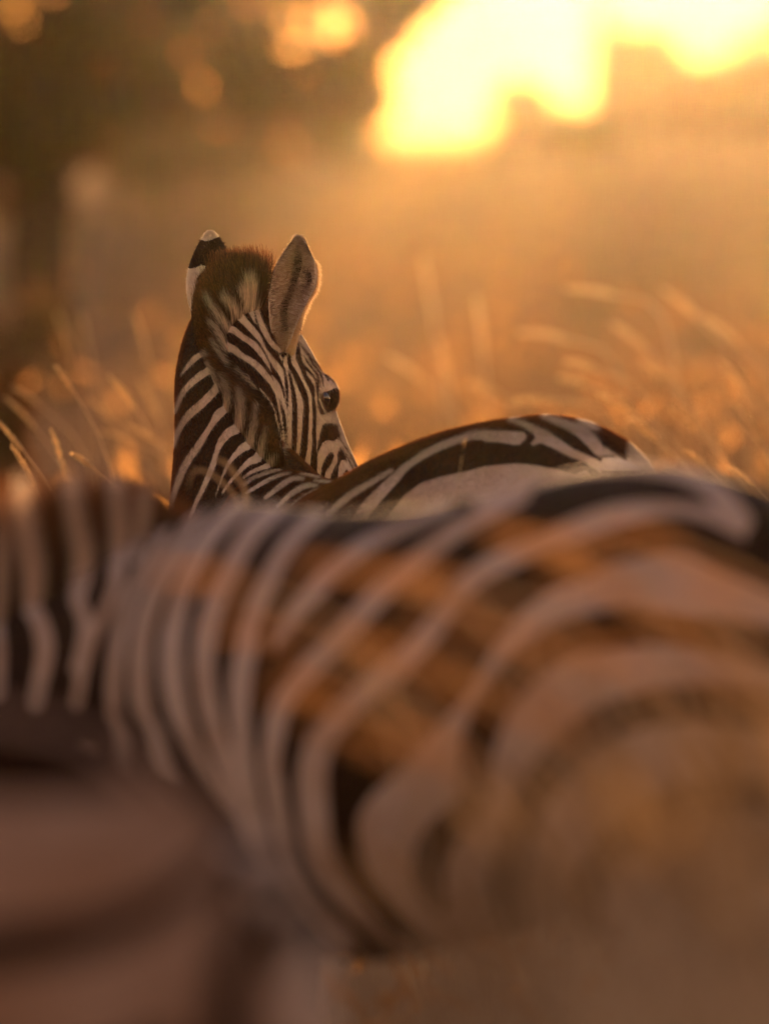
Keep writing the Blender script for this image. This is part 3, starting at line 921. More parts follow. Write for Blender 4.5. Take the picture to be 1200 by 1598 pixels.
def legs(hips, shoulders, head, ground, lateral):
    """four jointed legs. hips/shoulders: centre of body at hind and fore; head: unit heading; returns pieces, hoof pieces"""
    pcs, hoofs = [], []
    h = np.asarray(head); l = np.asarray(lateral)
    for s, ph in ((1, 0.06), (-1, -0.05)):
        c = np.asarray(hips) + l * 0.13 * s
        g = ground
        H = c[2] - g
        pts = [c + np.array([0, 0, 0.02]), c + h * 0.10 + np.array([0, 0, -0.25 * H]), c - h * 0.02 + np.array([0, 0, -0.42 * H]),
               c - h * (0.16 - ph) + np.array([0, 0, -0.60 * H]), c - h * (0.13 - ph) + np.array([0, 0, -0.75 * H]), c - h * (0.11 - ph) + np.array([0, 0, -0.90 * H]),
               c - h * (0.07 - ph) + np.array([0, 0, -0.965 * H])]
        pcs.append(limb(pts, [(.10, .16), (.09, .14), (.06, .09), (.042, .05), (.028, .03), (.034, .036), (.03, .032)]))
        e = pts[-1]
        hoofs.append(limb([e + [0, 0, .015], e + h * .02 + [0, 0, -.02 * H], e + h * .03 + np.array([0, 0, -(e[2] - g)])], [.036, .042, .05], 12))
    for s, ph in ((1, -0.05), (-1, 0.05)):
        c = np.asarray(shoulders) + l * 0.12 * s
        H = c[2] - ground
        pts = [c, c - h * 0.05 + np.array([0, 0, -0.25 * H]), c + h * (0.0 + ph * .4) + np.array([0, 0, -0.42 * H]), c + h * (0.02 + ph * .7) + np.array([0, 0, -0.60 * H]),
               c + h * (0.015 + ph) + np.array([0, 0, -0.76 * H]), c + h * (0.015 + ph) + np.array([0, 0, -0.90 * H]), c + h * (0.045 + ph) + np.array([0, 0, -0.965 * H])]
        pcs.append(limb(pts, [(.09, .14), (.075, .10), (.05, .06), (.042, .045), (.026, .028), (.033, .034), (.03, .032)]))
        e = pts[-1]
        hoofs.append(limb([e + [0, 0, .015], e + h * .02 + [0, 0, -.02 * H], e + h * .03 + np.array([0, 0, -(e[2] - ground)])], [.036, .042, .05], 12))
    return pcs, hoofs


def head_pieces(p0, f, d, r, k=1.0):
    """skull and jaw from the poll p0 along f (to the nose), d (forehead), r (right)"""
    p0, f, d, r = (np.asarray(x, float) for x in (p0, f, d, r))
    rows = [(-.05, .055, -.04, .050), (0.0, .085, -.085, .070), (.06, .098, -.135, .080), (.12, .102, -.165, .084), (.18, .100, -.160, .086), (.24, .094, -.130, .074),
            (.30, .085, -.100, .058), (.37, .074, -.080, .050), (.43, .066, -.072, .050), (.49, .058, -.066, .050), (.53, .040, -.050, .040), (.55, .01, -.02, .018)]
    secs = []
    for s, top, bot, lat in rows:
        s, top, bot, lat = s * k, top * k, bot * k, lat * k
        secs.append((p0 + f * s + d * (top + bot) / 2, r * lat, d * (top - bot) / 2))
    pcs = [loft(secs, 26)]
    for sgn in (1, -1):
        c = p0 + f * .212 * k + d * .046 * k + r * sgn * .057 * k
        pcs.append(ball(c, f * .044 * k, d * .030 * k, r * .027 * k))            # brow and orbit
        pcs.append(ball(p0 + f * .13 * k - d * .075 * k + r * sgn * .045 * k, f * .10 * k, d * .085 * k, r * .045 * k))  # jaw muscle
        pcs.append(ball(p0 + f * .02 * k + d * .045 * k + r * sgn * .062 * k, f * .04, d * .04, r * .03))   # ear base
        pcs.append(ball(p0 + f * .49 * k + d * .015 * k + r * sgn * .03 * k, f * .035 * k, d * .03 * k, r * .028 * k))  # nostril
    return pcs


def set_attr(o, name, val):
    a_ = o.data.attributes.new(name, 'FLOAT', 'POINT')
    a_.data.foreach_set('value', np.asarray(val, np.float32))


def hair_object(name, roots, pts, tones, radius, parent, mat):
    """pts (n,k,3) strands in world space; tones (n,k,3)"""
    n, k, _ = pts.shape
    hc = bpy.data.hair_curves.new(name)
    hc.add_curves([k] * n)
    off = np.array(parent_loc(parent))
    hc.attributes['position'].data.foreach_set('vector', (pts - off).astype(np.float32).ravel())
    ra = hc.attributes.get('radius') or hc.attributes.new('radius', 'FLOAT', 'POINT')
    rr = np.broadcast_to(radius * np.linspace(1, 0.25, k)[None, :], (n, k))
    ra.data.foreach_set('value', rr.astype(np.float32).ravel())
    ca = hc.attributes.new('tone', 'FLOAT_COLOR', 'POINT')
    ca.data.foreach_set('color', np.concatenate([tones, np.ones((n, k, 1))], 2).astype(np.float32).ravel())
    hc.materials.append(mat)
    o = bpy.data.objects.new(name, hc)
    col.objects.link(o)
    o.parent = parent
    return o


LIGHT = np.array([0.62, 0.54, 0.48])
DARK = np.array([0.042, 0.015, 0.006])
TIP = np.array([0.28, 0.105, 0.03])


def sstep(t):
    t = np.clip(t, 0, 1)
    return t * t * (3 - 2 * t)


def fallback(v, rear, heading):
    """plain flank and leg stripes where the photograph shows nothing of the animal"""
    t = (v - rear) @ np.asarray(heading)
    lo = sstep((0.74 - v[:, 2]) / 0.16)
    a_ = np.sin(t * 2 * math.pi / 0.105 + 1.5 * np.sin(v[:, 2] * 6) + 0.8 * np.sin(v[:, 2] * 17 + t * 9)) * 9
    b_ = np.sin(v[:, 2] * 2 * math.pi / 0.07) * 8
    return a_ * (1 - lo) + b_ * lo - 1.0


# --- the zebra in focus -------------------------------------------------------
Y1 = 22.30
head1 = unit([-0.6, 0.8, 0]); lat1 = np.array([0.8, 0.6, 0])
rows1 = [(990, 800, -1.36, .10, .07), (968, 722, -1.33, .19, .13), (930, 676, -1.25, .26, .19), (865, 652, -1.10, .29, .23), (795, 657, -.96, .30, .25),
         (725, 672, -.83, .30, .27), (655, 700, -.69, .30, .28), (595, 733, -.57, .30, .28), (535, 758, -.46, .31, .27), (475, 743, -.34, .31, .23),
         (425, 735, -.25, .29, .18), (380, 820, -.15, .24, .16), (340, 900, -.08, .14, .10)]


def neck_sections(rows, Y0):
    out = []
    cs = [P(px, py, Y0 + dy) for px, py, dy, *_ in rows]
    for i, (px, py, dy, lx, ly, hw, hh) in enumerate(rows):
        t = unit(cs[min(i + 1, len(cs) - 1)] - cs[max(i - 1, 0)])
        l = unit(np.array([lx, ly, 0.0]) - t * (np.array([lx, ly, 0.0]) @ t))
        u = unit(np.cross(l, t))
        out.append((cs[i], l * hw, u * hh))
    return out


neck1 = neck_sections([(440, 960, -.20, .8, .6, .20, .28), (392, 865, -.12, .86, .5, .155, .26), (362, 770, -.06, .93, .36, .112, .225), (350, 690, -.02, .99, .1, .096, .185),
                       (356, 610, .0, .97, -.22, .100, .158), (370, 545, .02, .90, -.43, .092, .135), (388, 500, .06, .86, -.5, .075, .10)], Y1)


def head_frame(yaw, pitch, roll):
    h = np.array([math.sin(yaw), math.cos(yaw), 0])
    f = math.cos(pitch) * h + np.array([0, 0, -math.sin(pitch)])
    d = math.sin(pitch) * h + np.array([0, 0, math.cos(pitch)])
    r = np.array([math.cos(yaw), -math.sin(yaw), 0])
    R = np.array(Matrix.Rotation(roll, 3, 'Y'))
    return R @ f, R @ d, R @ r


hf, hd, hr = head_frame(math.radians(36), math.radians(52), math.radians(-4))
p01 = P(386, 512, Y1 + 0.03)
leg1, hoof1 = legs(P(880, 850, Y1 - 1.12), P(440, 950, Y1 - .25), head1, 0.0, lat1)
pieces1 = [loft(torso_sections(rows1, Y1, lat1), 32), loft(neck1, 28)] + head_pieces(p01, hf, hd, hr) + leg1
co1, fa1 = fuse('zebra', pieces1, 0.0055, 5)
rear1 = P(960, 740, Y1 - 1.3)


def ear(rows, Y, cup, back, n=15):
    """rows: (left px, left py, right px, right py, depth) from base to tip; a cupped shell with a furry back. returns verts, quads"""
    R = catmull(rows, 30)
    v1, v2 = [], []
    tt = np.linspace(-1, 1, n)
    for i, (lx, ly, rx, ry, dy) in enumerate(R):
        w = math.hypot(rx - lx, ry - ly) / 780.0
        for t in tt:
            px = lx + (rx - lx) * (t + 1) / 2
            py = ly + (ry - ly) * (t + 1) / 2
            b = (1 - t * t)
            v1.append(P(px, py, Y + dy + cup * b * w))
            v2.append(P(px + back[0] * b * (1 + 0.8 * t), py + back[1] * b, Y + dy + (cup + back[2]) * b * w + 0.006 * b))
    v = np.array(v1 + v2)
    m = len(R)
    f = []
    o = m * n
    for i in range(m - 1):
        for k in range(n - 1):
            q = i * n + k
            f.append((q, q + 1, q + n + 1, q + n))
            f.append((o + q, o + q + n, o + q + n + 1, o + q + 1))
    for i in range(m - 1):                       # close the rim
        q = i * n
        f.append((q, q + n, o + q + n, o + q))
        q = i * n + n - 1
        f.append((q, o + q, o + q + n, q + n))
    return v, np.array(f)


ear_r = ear([(440, 553, 443, 553, .0), (429, 536, 452, 536, -.02), (422, 510, 463, 507, -.035), (419, 470, 481, 468, -.045), (421, 445, 493, 446, -.045),
             (428, 418, 494, 418, -.04), (442, 393, 485, 393, -.03), (455, 375, 474, 375, -.02), (463, 367, 466, 367, -.015)], Y1, 0.42, (7, 3, 0.12))
ear_l = ear([(318, 512, 372, 520, .05), (300, 490, 372, 495, .03), (292, 462, 370, 465, .02), (291, 435, 368, 437, .015), (296, 412, 365, 415, .015),
             (304, 392, 358, 396, .02), (314, 373, 346, 375, .03), (322, 364, 335, 364, .035), (327, 361, 329, 361, .04)], Y1, -0.38, (0, 0, 0.10))


def with_ears(co, fa, ears):
    k = len(co)
    vs, fs = [co], [fa]
    for v, f in ears:
        vs.append(v); fs.append(f + k); k += len(v)
    return np.vstack(vs), np.vstack(fs)


def zebra_object(label, root, co, fa, stripe, hoofs, mat):
    e = empty('zebra', root)
    tag(e, label, 'zebra', 'zebras in the dry grass')
    b = link_mesh('body', co, fa, mat, e)
    set_attr(b, 'stripe', stripe)
    for v, f in hoofs:
        vv = np.asarray(v)
        tri = [tuple(q) if len(q) == 4 else (q[0], q[1], q[2], q[2]) for q in f]
        me = bpy.data.meshes.new('hoof')
        me.from_pydata((vv - np.array(root)).tolist(), [], [tuple(dict.fromkeys(q)) for q in tri])
        for p in me.polygons: p.use_smooth = True
        me.materials.append(M['hoof'])
        o = bpy.data.objects.new('hoof', me); col.objects.link(o); o.parent = e
    return e, b


q1 = to_px(co1)
heading_t = (co1 - rear1) @ head1
i_left = next(i for i, op in enumerate(HEAD_OPS) if op[2][0] == (230, 730, 60))
is_face = (co1[:, 1] > Y1 - 0.13) & (q1[:, 0] > 432)
st_head = np.where(is_face, paint(q1, 20, HEAD_OPS[:i_left]), paint(q1, 20, HEAD_OPS[:11] + HEAD_OPS[i_left:]))
st_back = paint(q1, 20, BACK_OPS)
# the rump in front owns the pixels that the withers' strokes would also cover
is_back = heading_t < (np.linalg.norm(P(545, 760, Y1 - .48) - rear1))
st1 = np.where(is_back, st_back, st_head)
fb1 = fallback(co1, rear1, head1)
wb = sstep((q1[:, 1] - 806) / 70)
st1 = st1 * (1 - wb) + fb1 * wb
ear_rs = paint(to_px(ear_r[0]), -20, EAR_R_OPS)
ear_ls = paint(to_px(ear_l[0]), -20, EAR_L_OPS)
allv, allf = with_ears(co1, fa1, [ear_r, ear_l])
alls = np.concatenate([st1, ear_rs, ear_ls])
root1 = Vector((float(P(640, 800, Y1)[0]), Y1 - .7, 0.0))
z1, body1 = zebra_object('sharp striped zebra looking away over the backs, ears up', root1, allv, allf, alls, hoof1, M['coat'])

# eye
for sgn in (1, -1):
    c = p01 + hf * .182 + hd * .052 + hr * sgn * .084
    if sgn == 1:
        c = P(504, 622, float(c[1]) + 0.004)
    v, f = ball(c, hf * .019, hd * .016, hr * .015, 18)
    eo = link_mesh('eye', v, np.array(f), M['eye'], z1)

# --- fur of the zebra in focus
tris = np.concatenate([fa1[:, [0, 1, 2]], fa1[:, [0, 2, 3]]], 0)
A, B, C = co1[tris[:, 0]], co1[tris[:, 1]], co1[tris[:, 2]]
nrm = np.cross(B - A, C - A)
area = np.linalg.norm(nrm, axis=1) / 2
nrm = nrm / (2 * area[:, None] + 1e-12)
cpx = to_px((A + B + C) / 3)
show = (cpx[:, 1] < 830) & (area > 0)


def sample_fur(mask, n):
    idx = np.where(mask)[0]
    vd = (A[idx] - np.array([0, 0, EYE_H])); vd /= np.linalg.norm(vd, axis=1)[:, None]
    wgt = area[idx] * (0.4 + 2.0 * np.exp(-(np.sum(vd * nrm[idx], 1) / 0.28) ** 2))
    k = rng.choice(idx, n, p=wgt / wgt.sum())
    u = rng.uniform(0, 1, (n, 2))
    fl = u.sum(1) > 1
    u[fl] = 1 - u[fl]
    p = A[k] + (B[k] - A[k]) * u[:, :1] + (C[k] - A[k]) * u[:, 1:]
    s = (st1[tris[k, 0]] * (1 - u.sum(1)) + st1[tris[k, 1]] * u[:, 0] + st1[tris[k, 2]] * u[:, 1])
    return p, nrm[k], s


n_fur = 280000
fp, fn, fs_ = sample_fur(show, n_fur)
flow = np.tile(-head1 * 0.6 + np.array([0, 0, -0.8]), (n_fur, 1))
fpx = to_px(fp)
on_head = (fpx[:, 0] > 440) & (fpx[:, 0] < 570) & (fp[:, 1] > Y1 - .2)
flow[on_head] = hf * 0.9 + np.array([0, 0, -0.2])
flow += rng.normal(0, 0.18, flow.shape)
tan = flow - fn * np.sum(flow * fn, 1)[:, None]
tan /= np.linalg.norm(tan, axis=1)[:, None] + 1e-9
ln = rng.uniform(0.005, 0.011, n_fur)[:, None]
ln[on_head] *= 0.7
ln[fp[:, 1] < Y1 - 0.5] *= 1.4
g1 = fp + (tan * 0.75 + fn * 0.45) * ln * 0.5
g2 = fp + (tan * 1.0 + fn * 0.42 + rng.normal(0, .12, fn.shape)) * ln
strands = np.stack([fp, g1, g2], 1)
isd = 1 / (1 + np.exp(-(fs_ + rng.normal(0, 0.8, n_fur)) * 1.6))
var = rng.uniform(0.75, 1.2, n_fur)[:, None]
tone = (LIGHT * (1 - isd[:, None]) + DARK * 1.2 * isd[:, None]) * var
tones = np.repeat(tone[:, None, :], 3, 1)
tones[:, 2] += isd[:, None] * TIP * 0.7  # orange added to dark fur tips, putting the sunlit rim into the colour
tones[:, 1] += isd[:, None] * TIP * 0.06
hair_object('fur', fp, strands, tones, 0.00035, z1, M['hair'])

# --- mane of the zebra in focus
bvh1 = BVHTree.FromPolygons([Vector(v) for v in co1], [tuple(int(i) for i in q) for q in fa1])


def on_skin(px, py, bvh, Yd):
    o = Vector((0, 0, EYE_H))
    d = Vector(P(px, py, 10.0)) - o
    hit = bvh.ray_cast(o, d.normalized())
    if hit[0] is None:
        return None, None
    return np.array(hit[0]), np.array(hit[1])


# t, left root, right root, left tip, right tip (pixels), how far the tips stand towards the viewer (m)
MANE = [(0.00, (352, 468), (412, 478), (352, 396), (428, 396), .00),
        (0.10, (335, 470), (405, 482), (330, 392), (405, 384), .02),
        (0.22, (322, 482), (385, 490), (308, 408), (372, 392), .04),
        (0.34, (314, 500), (362, 508), (300, 440), (330, 425), .06),
        (0.46, (312, 520), (354, 524), (297, 476), (316, 462), .07),
        (0.58, (316, 545), (356, 548), (302, 512), (320, 500), .08),
        (0.68, (322, 566), (358, 568), (309, 540), (328, 532), .08),
        (0.76, (341, 606), (385, 592), (322, 568), (352, 572), .08),
        (0.84, (352, 640), (410, 618), (345, 588), (385, 606), .07),
        (0.90, (372, 672), (426, 645), (372, 606), (412, 634), .06),
        (0.95, (392, 700), (434, 690), (402, 640), (428, 668), .05),
        (1.00, (424, 730), (444, 728), (426, 690), (438, 700), .03)]
mt = np.array([m_[0] for m_ in MANE])
mcols = np.array([list(m_[1]) + list(m_[2]) + list(m_[3]) + list(m_[4]) + [m_[5]] for m_ in MANE])
n_m = 17000
ts = rng.uniform(0, 1, n_m)
ss = rng.uniform(0, 1, n_m)
vals = np.stack([np.interp(ts, mt, mcols[:, i]) for i in range(9)], 1)
mroot, mpts, mtone_q = [], [], []
mk = 6
keepers = []
for i in range(n_m):
    a_ = vals[i]
    s = ss[i]
    rx, ry = a_[0] + (a_[2] - a_[0]) * s, a_[1] + (a_[3] - a_[1]) * s
    p, nn = on_skin(rx, ry, bvh1, Y1)
    if p is None or p[1] > Y1 + 0.25:
        continue
    s2 = 0.5 + (s - 0.5) * 0.9 + random.gauss(0, 0.10)
    tx, ty = a_[4] + (a_[6] - a_[4]) * s2, a_[5] + (a_[7] - a_[5]) * s2
    len_k = random.uniform(0.72, 1.06) * (1 - 0.25 * abs(2 * s - 1) * (a_[8] > .03))
    tx = rx + (tx - rx) * len_k + random.gauss(0, 2.0)
    ty = ry + (ty - ry) * len_k + random.gauss(0, 2.0)
    # the ridge stands highest in the middle
    tip = P(tx, ty, p[1] - a_[8] * (0.6 + 0.6 * (1 - abs(2 * s - 1))) - 0.004)
    bulge = nn * 0.012
    q = []
    for j in range(mk):
        u = j / (mk - 1)
        q.append(p * (1 - u) + tip * u + bulge * math.sin(u * math.pi) + np.array([0.002, 0, 0]) * math.sin(u * 6 + i) * u)
    mpts.append(q)
    keepers.append((ts[i], s))
mpts = np.array(mpts)
flat = mpts.reshape(-1, 3)
MANE_EXTRA = [('W', 'b', [(80, 760, 150), (90, 900, 190), (80, 1060, 170)])]
ms = paint(to_px(flat), 20, [op for op in HEAD_OPS if op[0] == 'W' and (op[1] in 'ce' or (op[1] == 'f' and op[2][0][0] < 200))] + MANE_EXTRA).reshape(len(mpts), mk)
iu = np.linspace(0, 1, mk)[None, :]
isd = 1 / (1 + np.exp(-(ms + rng.normal(0, 2.2, (len(mpts), 1))) * 0.8))
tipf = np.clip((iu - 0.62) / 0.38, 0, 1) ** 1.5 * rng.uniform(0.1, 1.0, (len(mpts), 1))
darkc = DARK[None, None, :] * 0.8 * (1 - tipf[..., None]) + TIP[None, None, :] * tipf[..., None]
lightc = np.broadcast_to(np.array([.80, .65, .57]), darkc.shape) * (1 - 0.35 * iu[..., None])
tone = (lightc * (1 - isd[..., None]) + darkc * isd[..., None]) * rng.uniform(0.45, 1.35, (len(mpts), 1, 1))
hair_object('mane', None, mpts, tone, 0.0007, z1, M['hair'])

# --- hair in and on the ears
er = ear_r[0][:30 * 15].reshape(30, 15, 3)
eb = ear_r[0][30 * 15:].reshape(30, 15, 3)


def ear_hair(grid, n, length, out_dir, flow, tone_lo, tone_hi, vr=(0, 14), ur=(1, 28)):
    u = rng.uniform(*ur, n); v = rng.uniform(*vr, n)
    i = u.astype(int); j = np.minimum(v.astype(int), 13)
    fu, fv = (u - i)[:, None], (v - j)[:, None]
    p = (grid[i, j] * (1 - fu) * (1 - fv) + grid[i + 1, j] * fu * (1 - fv) + grid[i, j + 1] * (1 - fu) * fv + grid[i + 1, j + 1] * fu * fv)
    ln = rng.uniform(0.5, 1.1, n)[:, None] * length
    d = np.asarray(out_dir)[None, :] + flow(u, v) + rng.normal(0, 0.25, (n, 3))
    d /= np.linalg.norm(d, axis=1)[:, None]
    mid = p + d * ln * 0.5
    tip = mid + (d + np.array([0, 0, -0.35])) * ln * 0.5
    tn = np.asarray(tone_lo) + (np.asarray(tone_hi) - np.asarray(tone_lo)) * rng.uniform(0, 1, (n, 1))
    return np.stack([p, mid, tip], 1), np.repeat(tn[:, None, :], 3, 1)


s1, t1 = ear_hair(er, 5000, 0.016, (0, -0.5, 0), lambda u, v: np.stack([np.sign(7 - v) * 0.9 + 0.1, 0 * u, 0 * u + .25], 1), (0.30, 0.20, 0.14), (0.60, 0.50, 0.42))
erd = paint(to_px(s1[:, 0]), -20, EAR_R_OPS)
t1 = t1 * (1 - 0.8 / (1 + np.exp(-erd[:, None, None] * 0.6)))
s2, t2 = ear_hair(eb, 5000, 0.013, (0.9, 0.2, -0.2), lambda u, v: np.zeros((len(u), 3)), (0.62, 0.42, 0.24), (0.75, 0.62, 0.45), vr=(7, 14), ur=(1, 20))
s3, t3 = ear_hair(eb, 3000, 0.006, (0.0, 0.3, 0.3), lambda u, v: np.stack([(v - 7) / 7, 0 * u, 0 * u], 1), (0.3, 0.2, 0.12), (0.6, 0.45, 0.3))
el = ear_l[0][:30 * 15].reshape(30, 15, 3)
s4, t4 = ear_hair(el, 4000, 0.006, (0.0, -0.4, 0.5), lambda u, v: np.stack([(v - 7) / 9, 0 * u, 0 * u], 1), (1, 1, 1), (1, 1, 1))
es = paint(to_px(s4[:, 0]), -20, EAR_L_OPS)
eiso = (es > 0)[:, None, None]
t4 = np.where(eiso, DARK[None, None] * 1.2, LIGHT[None, None]) * rng.uniform(0.8, 1.1, (len(s4), 1, 1)) * np.ones((1, 3, 1))
hair_object('ear_hair', None, np.concatenate([s1, s2, s3, s4]), np.concatenate([t1, t2, t3, t4]), 0.0004, z1, M['hair'])


def tail(e, start, heading, mat):
    """tail with a dark tuft"""
    s = np.asarray(start, float)
    h = np.asarray(heading)
    pts = [s + h * 0.06, s - h * 0.03 + [0, 0, -.03], s - h * .06 + [0, 0, -.18], s - h * .05 + [0, 0, -.36], s - h * .05 + [0, 0, -.46]]
    v, f = limb(pts, [.035, .034, .026, .018, .012], 10)
    tri = np.array([q if len(q) == 4 else (q[0], q[1], q[2], q[2]) for q in f if len(q) == 4])
    o = link_mesh('tail', v, tri, mat, e)
    set_attr(o, 'stripe', np.sin(np.asarray(v)[:, 2] * 2 * math.pi / 0.045) * 6)
    n = 900
    r = np.array(pts[3]) + rng.normal(0, .01, (n, 3)) + np.array([0, 0, 1]) * rng.uniform(-.1, .06, (n, 1))
    ln = rng.uniform(.2, .38, (n, 1))
    t_ = r + np.concatenate([rng.normal(0, .03, (n, 2)), -ln], 1)
    mid = (r + t_) / 2 + rng.normal(0, .012, (n, 3))
    hair_object('tail_tuft', None, np.stack([r, mid, t_], 1), np.tile(DARK, (n, 3, 1)), 0.0008, o, M['hair'])


tail(z1, P(972, 735, Y1 - 1.36), head1, M['coat'])

# --- the blurred zebra across the frame ----------------------------------------
Y2 = 16.5
head2 = unit([-0.85, 0.53, 0]); lat2 = np.array([0.53, 0.85, 0])
rows2 = [(1300, 930, -.44, .10, .08), (1270, 830, -.41, .20, .15), (1190, 768, -.35, .27, .21), (1085, 733, -.28, .30, .25), (985, 724, -.20, .31, .26), (875, 741, -.14, .31, .27),
         (760, 770, -.08, .31, .28), (640, 792, -.02, .315, .285), (520, 797, .06, .315, .28), (420, 787, .12, .315, .26), (340, 790, .18, .30, .22), (270, 850, .24, .25, .17), (200, 960, .30, .15, .10)]
neck2 = neck_sections([(420, 1080, .15, .53, .85, 0.216, 0.292), (260, 1110, .24, .5, .86, 0.173, 0.259), (120, 1150, .32, .45, .9, 0.135, 0.216), (-40, 1190, .40, .4, .92, 0.113, 0.178), (-170, 1230, .46, .4, .92, 0.103, 0.151), (-260, 1260, .5, .4, .92, 0.076, 0.108)], Y2)
h2 = unit([-0.8, 0.35, -0.75]); r2 = unit(np.cross(h2, [0, 0, 1])); d2 = unit(np.cross(r2, h2))
p02 = P(-225, 1235, Y2 + .48)
leg2, hoof2 = legs(P(1060, 1000, Y2 - .26), P(380, 1060, Y2 + .15), head2, 0.0, lat2)
pieces2 = [loft(torso_sections(rows2, Y2, lat2, 1.06), 32), loft(neck2, 28)] + head_pieces(p02, h2, d2, r2) + leg2


def simple_ear(base, d, r, f, s):
    b = np.asarray(base)
    ax = unit(d * 0.9 + r * s * 0.45 - f * 0.35)
    sd = unit(np.cross(ax, f))
    secs = []
    for t, w in ((0, .022), (.05, .034), (.1, .04), (.14, .032), (.17, .018), (.185, .005)):
        secs.append((b + ax * t, sd * w, np.cross(ax, sd) * w * 0.4))
    return loft(secs, 14)


for s in (1, -1):
    pieces2.append(simple_ear(p02 + d2 * .07 + r2 * s * .06, d2, r2, h2, s))
co2, fa2 = fuse('zebra2', pieces2, 0.010, 5)
q2 = to_px(co2)
rear2 = P(1250, 900, Y2 - .4)
st2 = paint(q2, 20, MID_OPS) + 0.5
wb = np.maximum.reduce([sstep((q2[:, 1] - 1500) / 90), sstep((-25 - q2[:, 0]) / 90), sstep((q2[:, 0] - 1210) / 80),
                        sstep((q2[:, 1] - 1100) / 70) * sstep((300 - q2[:, 0]) / 90)])
st2 = st2 * (1 - wb) + fallback(co2, rear2, head2) * wb
root2 = Vector((float(P(700, 800, Y2)[0]), Y2 - .1, 0.0))
z2, body2 = zebra_object('large blurred zebra whose back and striped flank cross before the sharp one', root2, co2, fa2, st2, hoof2, M['coat_dimmed'])
for s in (1, -1):
    v, f = ball(p02 + h2 * .182 + d2 * .052 + r2 * s * .084, h2 * .021, d2 * .017, r2 * .017, 12)
    link_mesh('eye', v, np.array(f), M['eye'], z2)
tail(z2, P(1300, 860, Y2 - .42), head2, M['coat'])

# mane of the second zebra: upright brush along the crest
crest = [(-260, 1090, .46), (-150, 1060, .44), (0, 1005, .38), (100, 968, .33), (180, 905, .28), (245, 845, .24), (290, 812, .22)]
tips = [(-280, 930), (-160, 850), (-10, 760), (95, 745), (180, 745), (240, 765), (290, 800)]
cr = catmull([list(a_) + list(b_) for a_, b_ in zip(crest, tips)], 200)
n2 = 7000
k = rng.integers(0, 200, n2)
rr = cr[k] + rng.normal(0, 2.5, (n2, 5)) * np.array([1, 1, 0, 1, 1])
mp = []
side = rng.uniform(-1, 1, n2)
for i in range(n2):
    x0, y0, dy, x1, y1 = rr[i]
    yy = Y2 + dy
    a_ = P(x0, y0 + 25, yy) + lat2 * side[i] * 0.03
    lk = random.uniform(0.62, 1.0) + 0.16 * math.sin(x0 * 0.21) * random.random()
    b_ = P(x0 + (x1 - x0) * lk, y0 + (y1 - y0) * lk, yy) + lat2 * side[i] * 0.022
    c_ = (a_ + b_) / 2 + np.array([0.004, 0, 0]) * random.gauss(0, 1)
    mp.append((a_, (a_ + c_) / 2, c_, (c_ + b_) / 2, b_))
mp = np.array(mp)
ms = paint(to_px(mp.reshape(-1, 3)), 20, MID_OPS[-5:]).reshape(n2, 5)
isd = 1 / (1 + np.exp(-ms * 0.4))
iu = np.linspace(0, 1, 5)[None, :, None]
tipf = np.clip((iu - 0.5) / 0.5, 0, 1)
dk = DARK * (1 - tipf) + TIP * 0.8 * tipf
tone = np.array([.85, .72, .60]) * (1 - isd[..., None]) * (1 - .2 * iu) + dk * isd[..., None]
hair_object('mane', None, mp, tone, 0.0011, z2, M['hair'])

# --- the nearest zebra, only its rump in the corner ----------------------------
Y3 = 10.6
head3 = unit([-0.93, 0.36, 0]); lat3 = np.array([0.36, 0.93, 0])


rows3 = torso_sections([(405, 1600, -.10, .08, .06), (392, 1480, -.095, .14, .10), (352, 1360, -.085, .19, .15), (290, 1250, -.07, .23, .19), (210, 1172, -.05, .26, .22), (100, 1116, -.02, .275, .24),
                        (-50, 1085, .02, .28, .25), (-250, 1075, .07, .28, .26), (-500, 1085, .14, .285, .26), (-800, 1100, .22, .29, .26), (-1050, 1095, .28, .29, .25),
                        (-1250, 1085, .33, .28, .22), (-1420, 1130, .37, .23, .17), (-1550, 1250, .40, .14, .10)], Y3, lat3)
x3 = P(385, 1300, Y3)


def q3(s, z, side=0.0):
    p = x3 + head3 * s + lat3 * side
    return np.array([p[0], p[1], z])


neck3 = [(q3(1.05, .84), lat3 * .18, np.array([0, 0, .25])), (q3(1.25, .80), lat3 * .14, unit([-.4, .15, .9]) * .21), (q3(1.42, .70), lat3 * .11, unit([-.6, .2, .75]) * .17),
         (q3(1.55, .57), lat3 * .095, unit([-.7, .25, .65]) * .14), (q3(1.63, .50), lat3 * .08, unit([-.75, .27, .6]) * .11)]
p03 = q3(1.62, .53)
f3 = unit(head3 * 0.35 + np.array([0, 0, -1])); r3v = unit(np.cross(f3, head3 * 1.0)); d3 = unit(np.cross(r3v, f3))
if d3 @ head3 < 0:
    d3, r3v = -d3, -r3v
leg3, hoof3 = legs(q3(.2, .80), q3(1.02, .76), head3, 0.0, lat3)
pieces3 = [loft(rows3, 30), loft(neck3, 24)] + head_pieces(p03, f3, d3, r3v, 0.85) + leg3
for s in (1, -1):
    pieces3.append(simple_ear(p03 + d3 * .05 + r3v * s * .06, d3, r3v, f3, s))
co3, fa3 = fuse('zebra3', pieces3, 0.012, 5)
qq3 = to_px(co3)
wb = np.maximum(sstep((-380 - qq3[:, 0]) / 150), sstep((qq3[:, 1] - 1680) / 120))
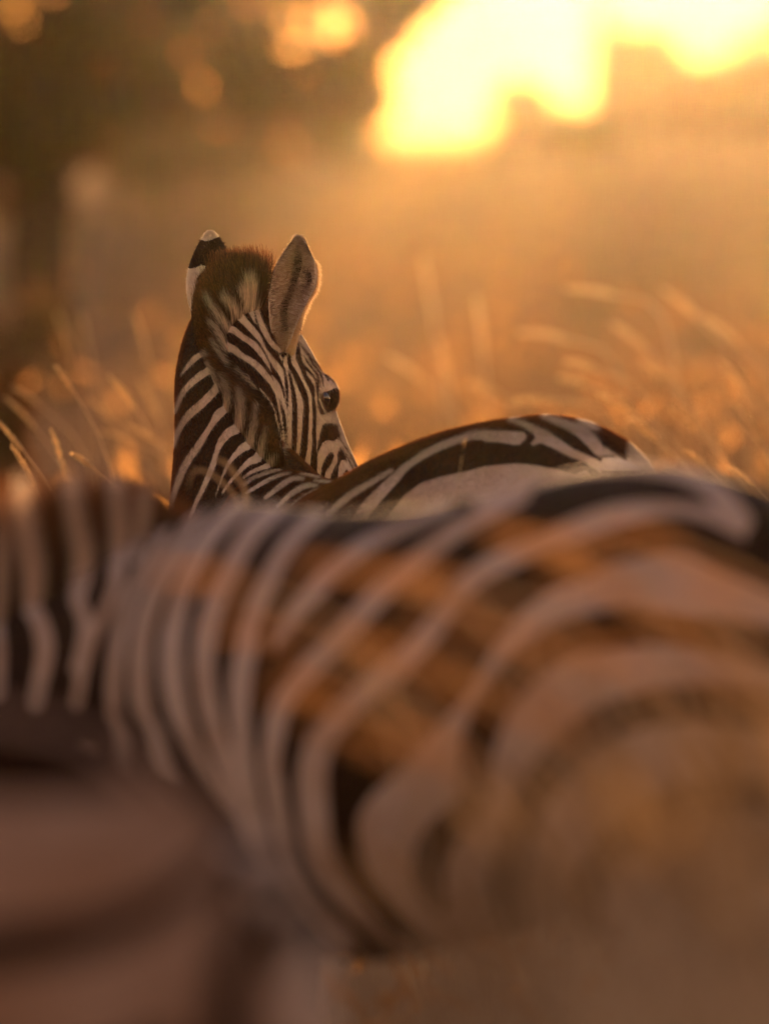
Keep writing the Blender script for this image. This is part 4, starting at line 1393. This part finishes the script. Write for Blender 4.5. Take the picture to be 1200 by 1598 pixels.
st3 = fallback(co3, x3, head3) * wb + paint(qq3, -20, REAR_OPS) * 0.6 * (1 - wb)
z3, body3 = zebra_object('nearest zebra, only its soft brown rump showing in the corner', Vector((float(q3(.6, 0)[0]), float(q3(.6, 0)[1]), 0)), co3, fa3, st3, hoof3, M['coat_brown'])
for s in (1, -1):
    v, f = ball(p03 + f3 * .155 + d3 * .044 + r3v * s * .072, f3 * .019, d3 * .016, r3v * .016, 12)
    link_mesh('eye', v, np.array(f), M['eye'], z3)
tail(z3, q3(-.0, .92), head3, M['coat'])
n3 = 6000
u = rng.uniform(0, 1, n3)
cl = catmull([np.concatenate([q3(1.06, 1.04), q3(1.07, 1.11)]), np.concatenate([q3(1.3, .97), q3(1.37, 1.07)]), np.concatenate([q3(1.52, .80), q3(1.63, .88)]), np.concatenate([q3(1.66, .66), q3(1.78, .70)]), np.concatenate([q3(1.70, .54), q3(1.8, .5)])], 300)
w = cl[(u * 299).astype(int)]
sd = rng.uniform(-.02, .02, (n3, 1)) * lat3
a_ = w[:, :3] + sd - np.array([0, 0, .02]); b_ = w[:, 3:] + sd * .5 + rng.normal(0, .006, (n3, 3))
tone = np.where((np.sin(u * 60) > 0)[:, None, None], LIGHT, DARK) * np.ones((n3, 3, 3))
hair_object('mane', None, np.stack([a_, (a_ + b_) / 2, b_], 1), tone, 0.001, z3, M['hair'])

# ------------------------------------------------------------------ haze: dusty evening air
hz = bpy.data.meshes.new('haze')
bm = bmesh.new()
bmesh.ops.create_cube(bm, size=1.0)
bm.to_mesh(hz); bm.free()
ho = bpy.data.objects.new('haze', hz)
ho.scale = (1500, 1620, 11)
ho.location = (0, 740, 4.0)
col.objects.link(ho)
hm, nt, out = new_mat('haze_air')
pv = nt.nodes.new('ShaderNodeVolumePrincipled')
pv.inputs['Color'].default_value = (0.97, 0.81, 0.60, 1)
pv.inputs['Density'].default_value = 0.000013
pv.inputs['Anisotropy'].default_value = 0.965
nt.links.new(pv.outputs[0], out.inputs['Volume'])
hz.materials.append(hm)
tag(ho, kind='stuff')
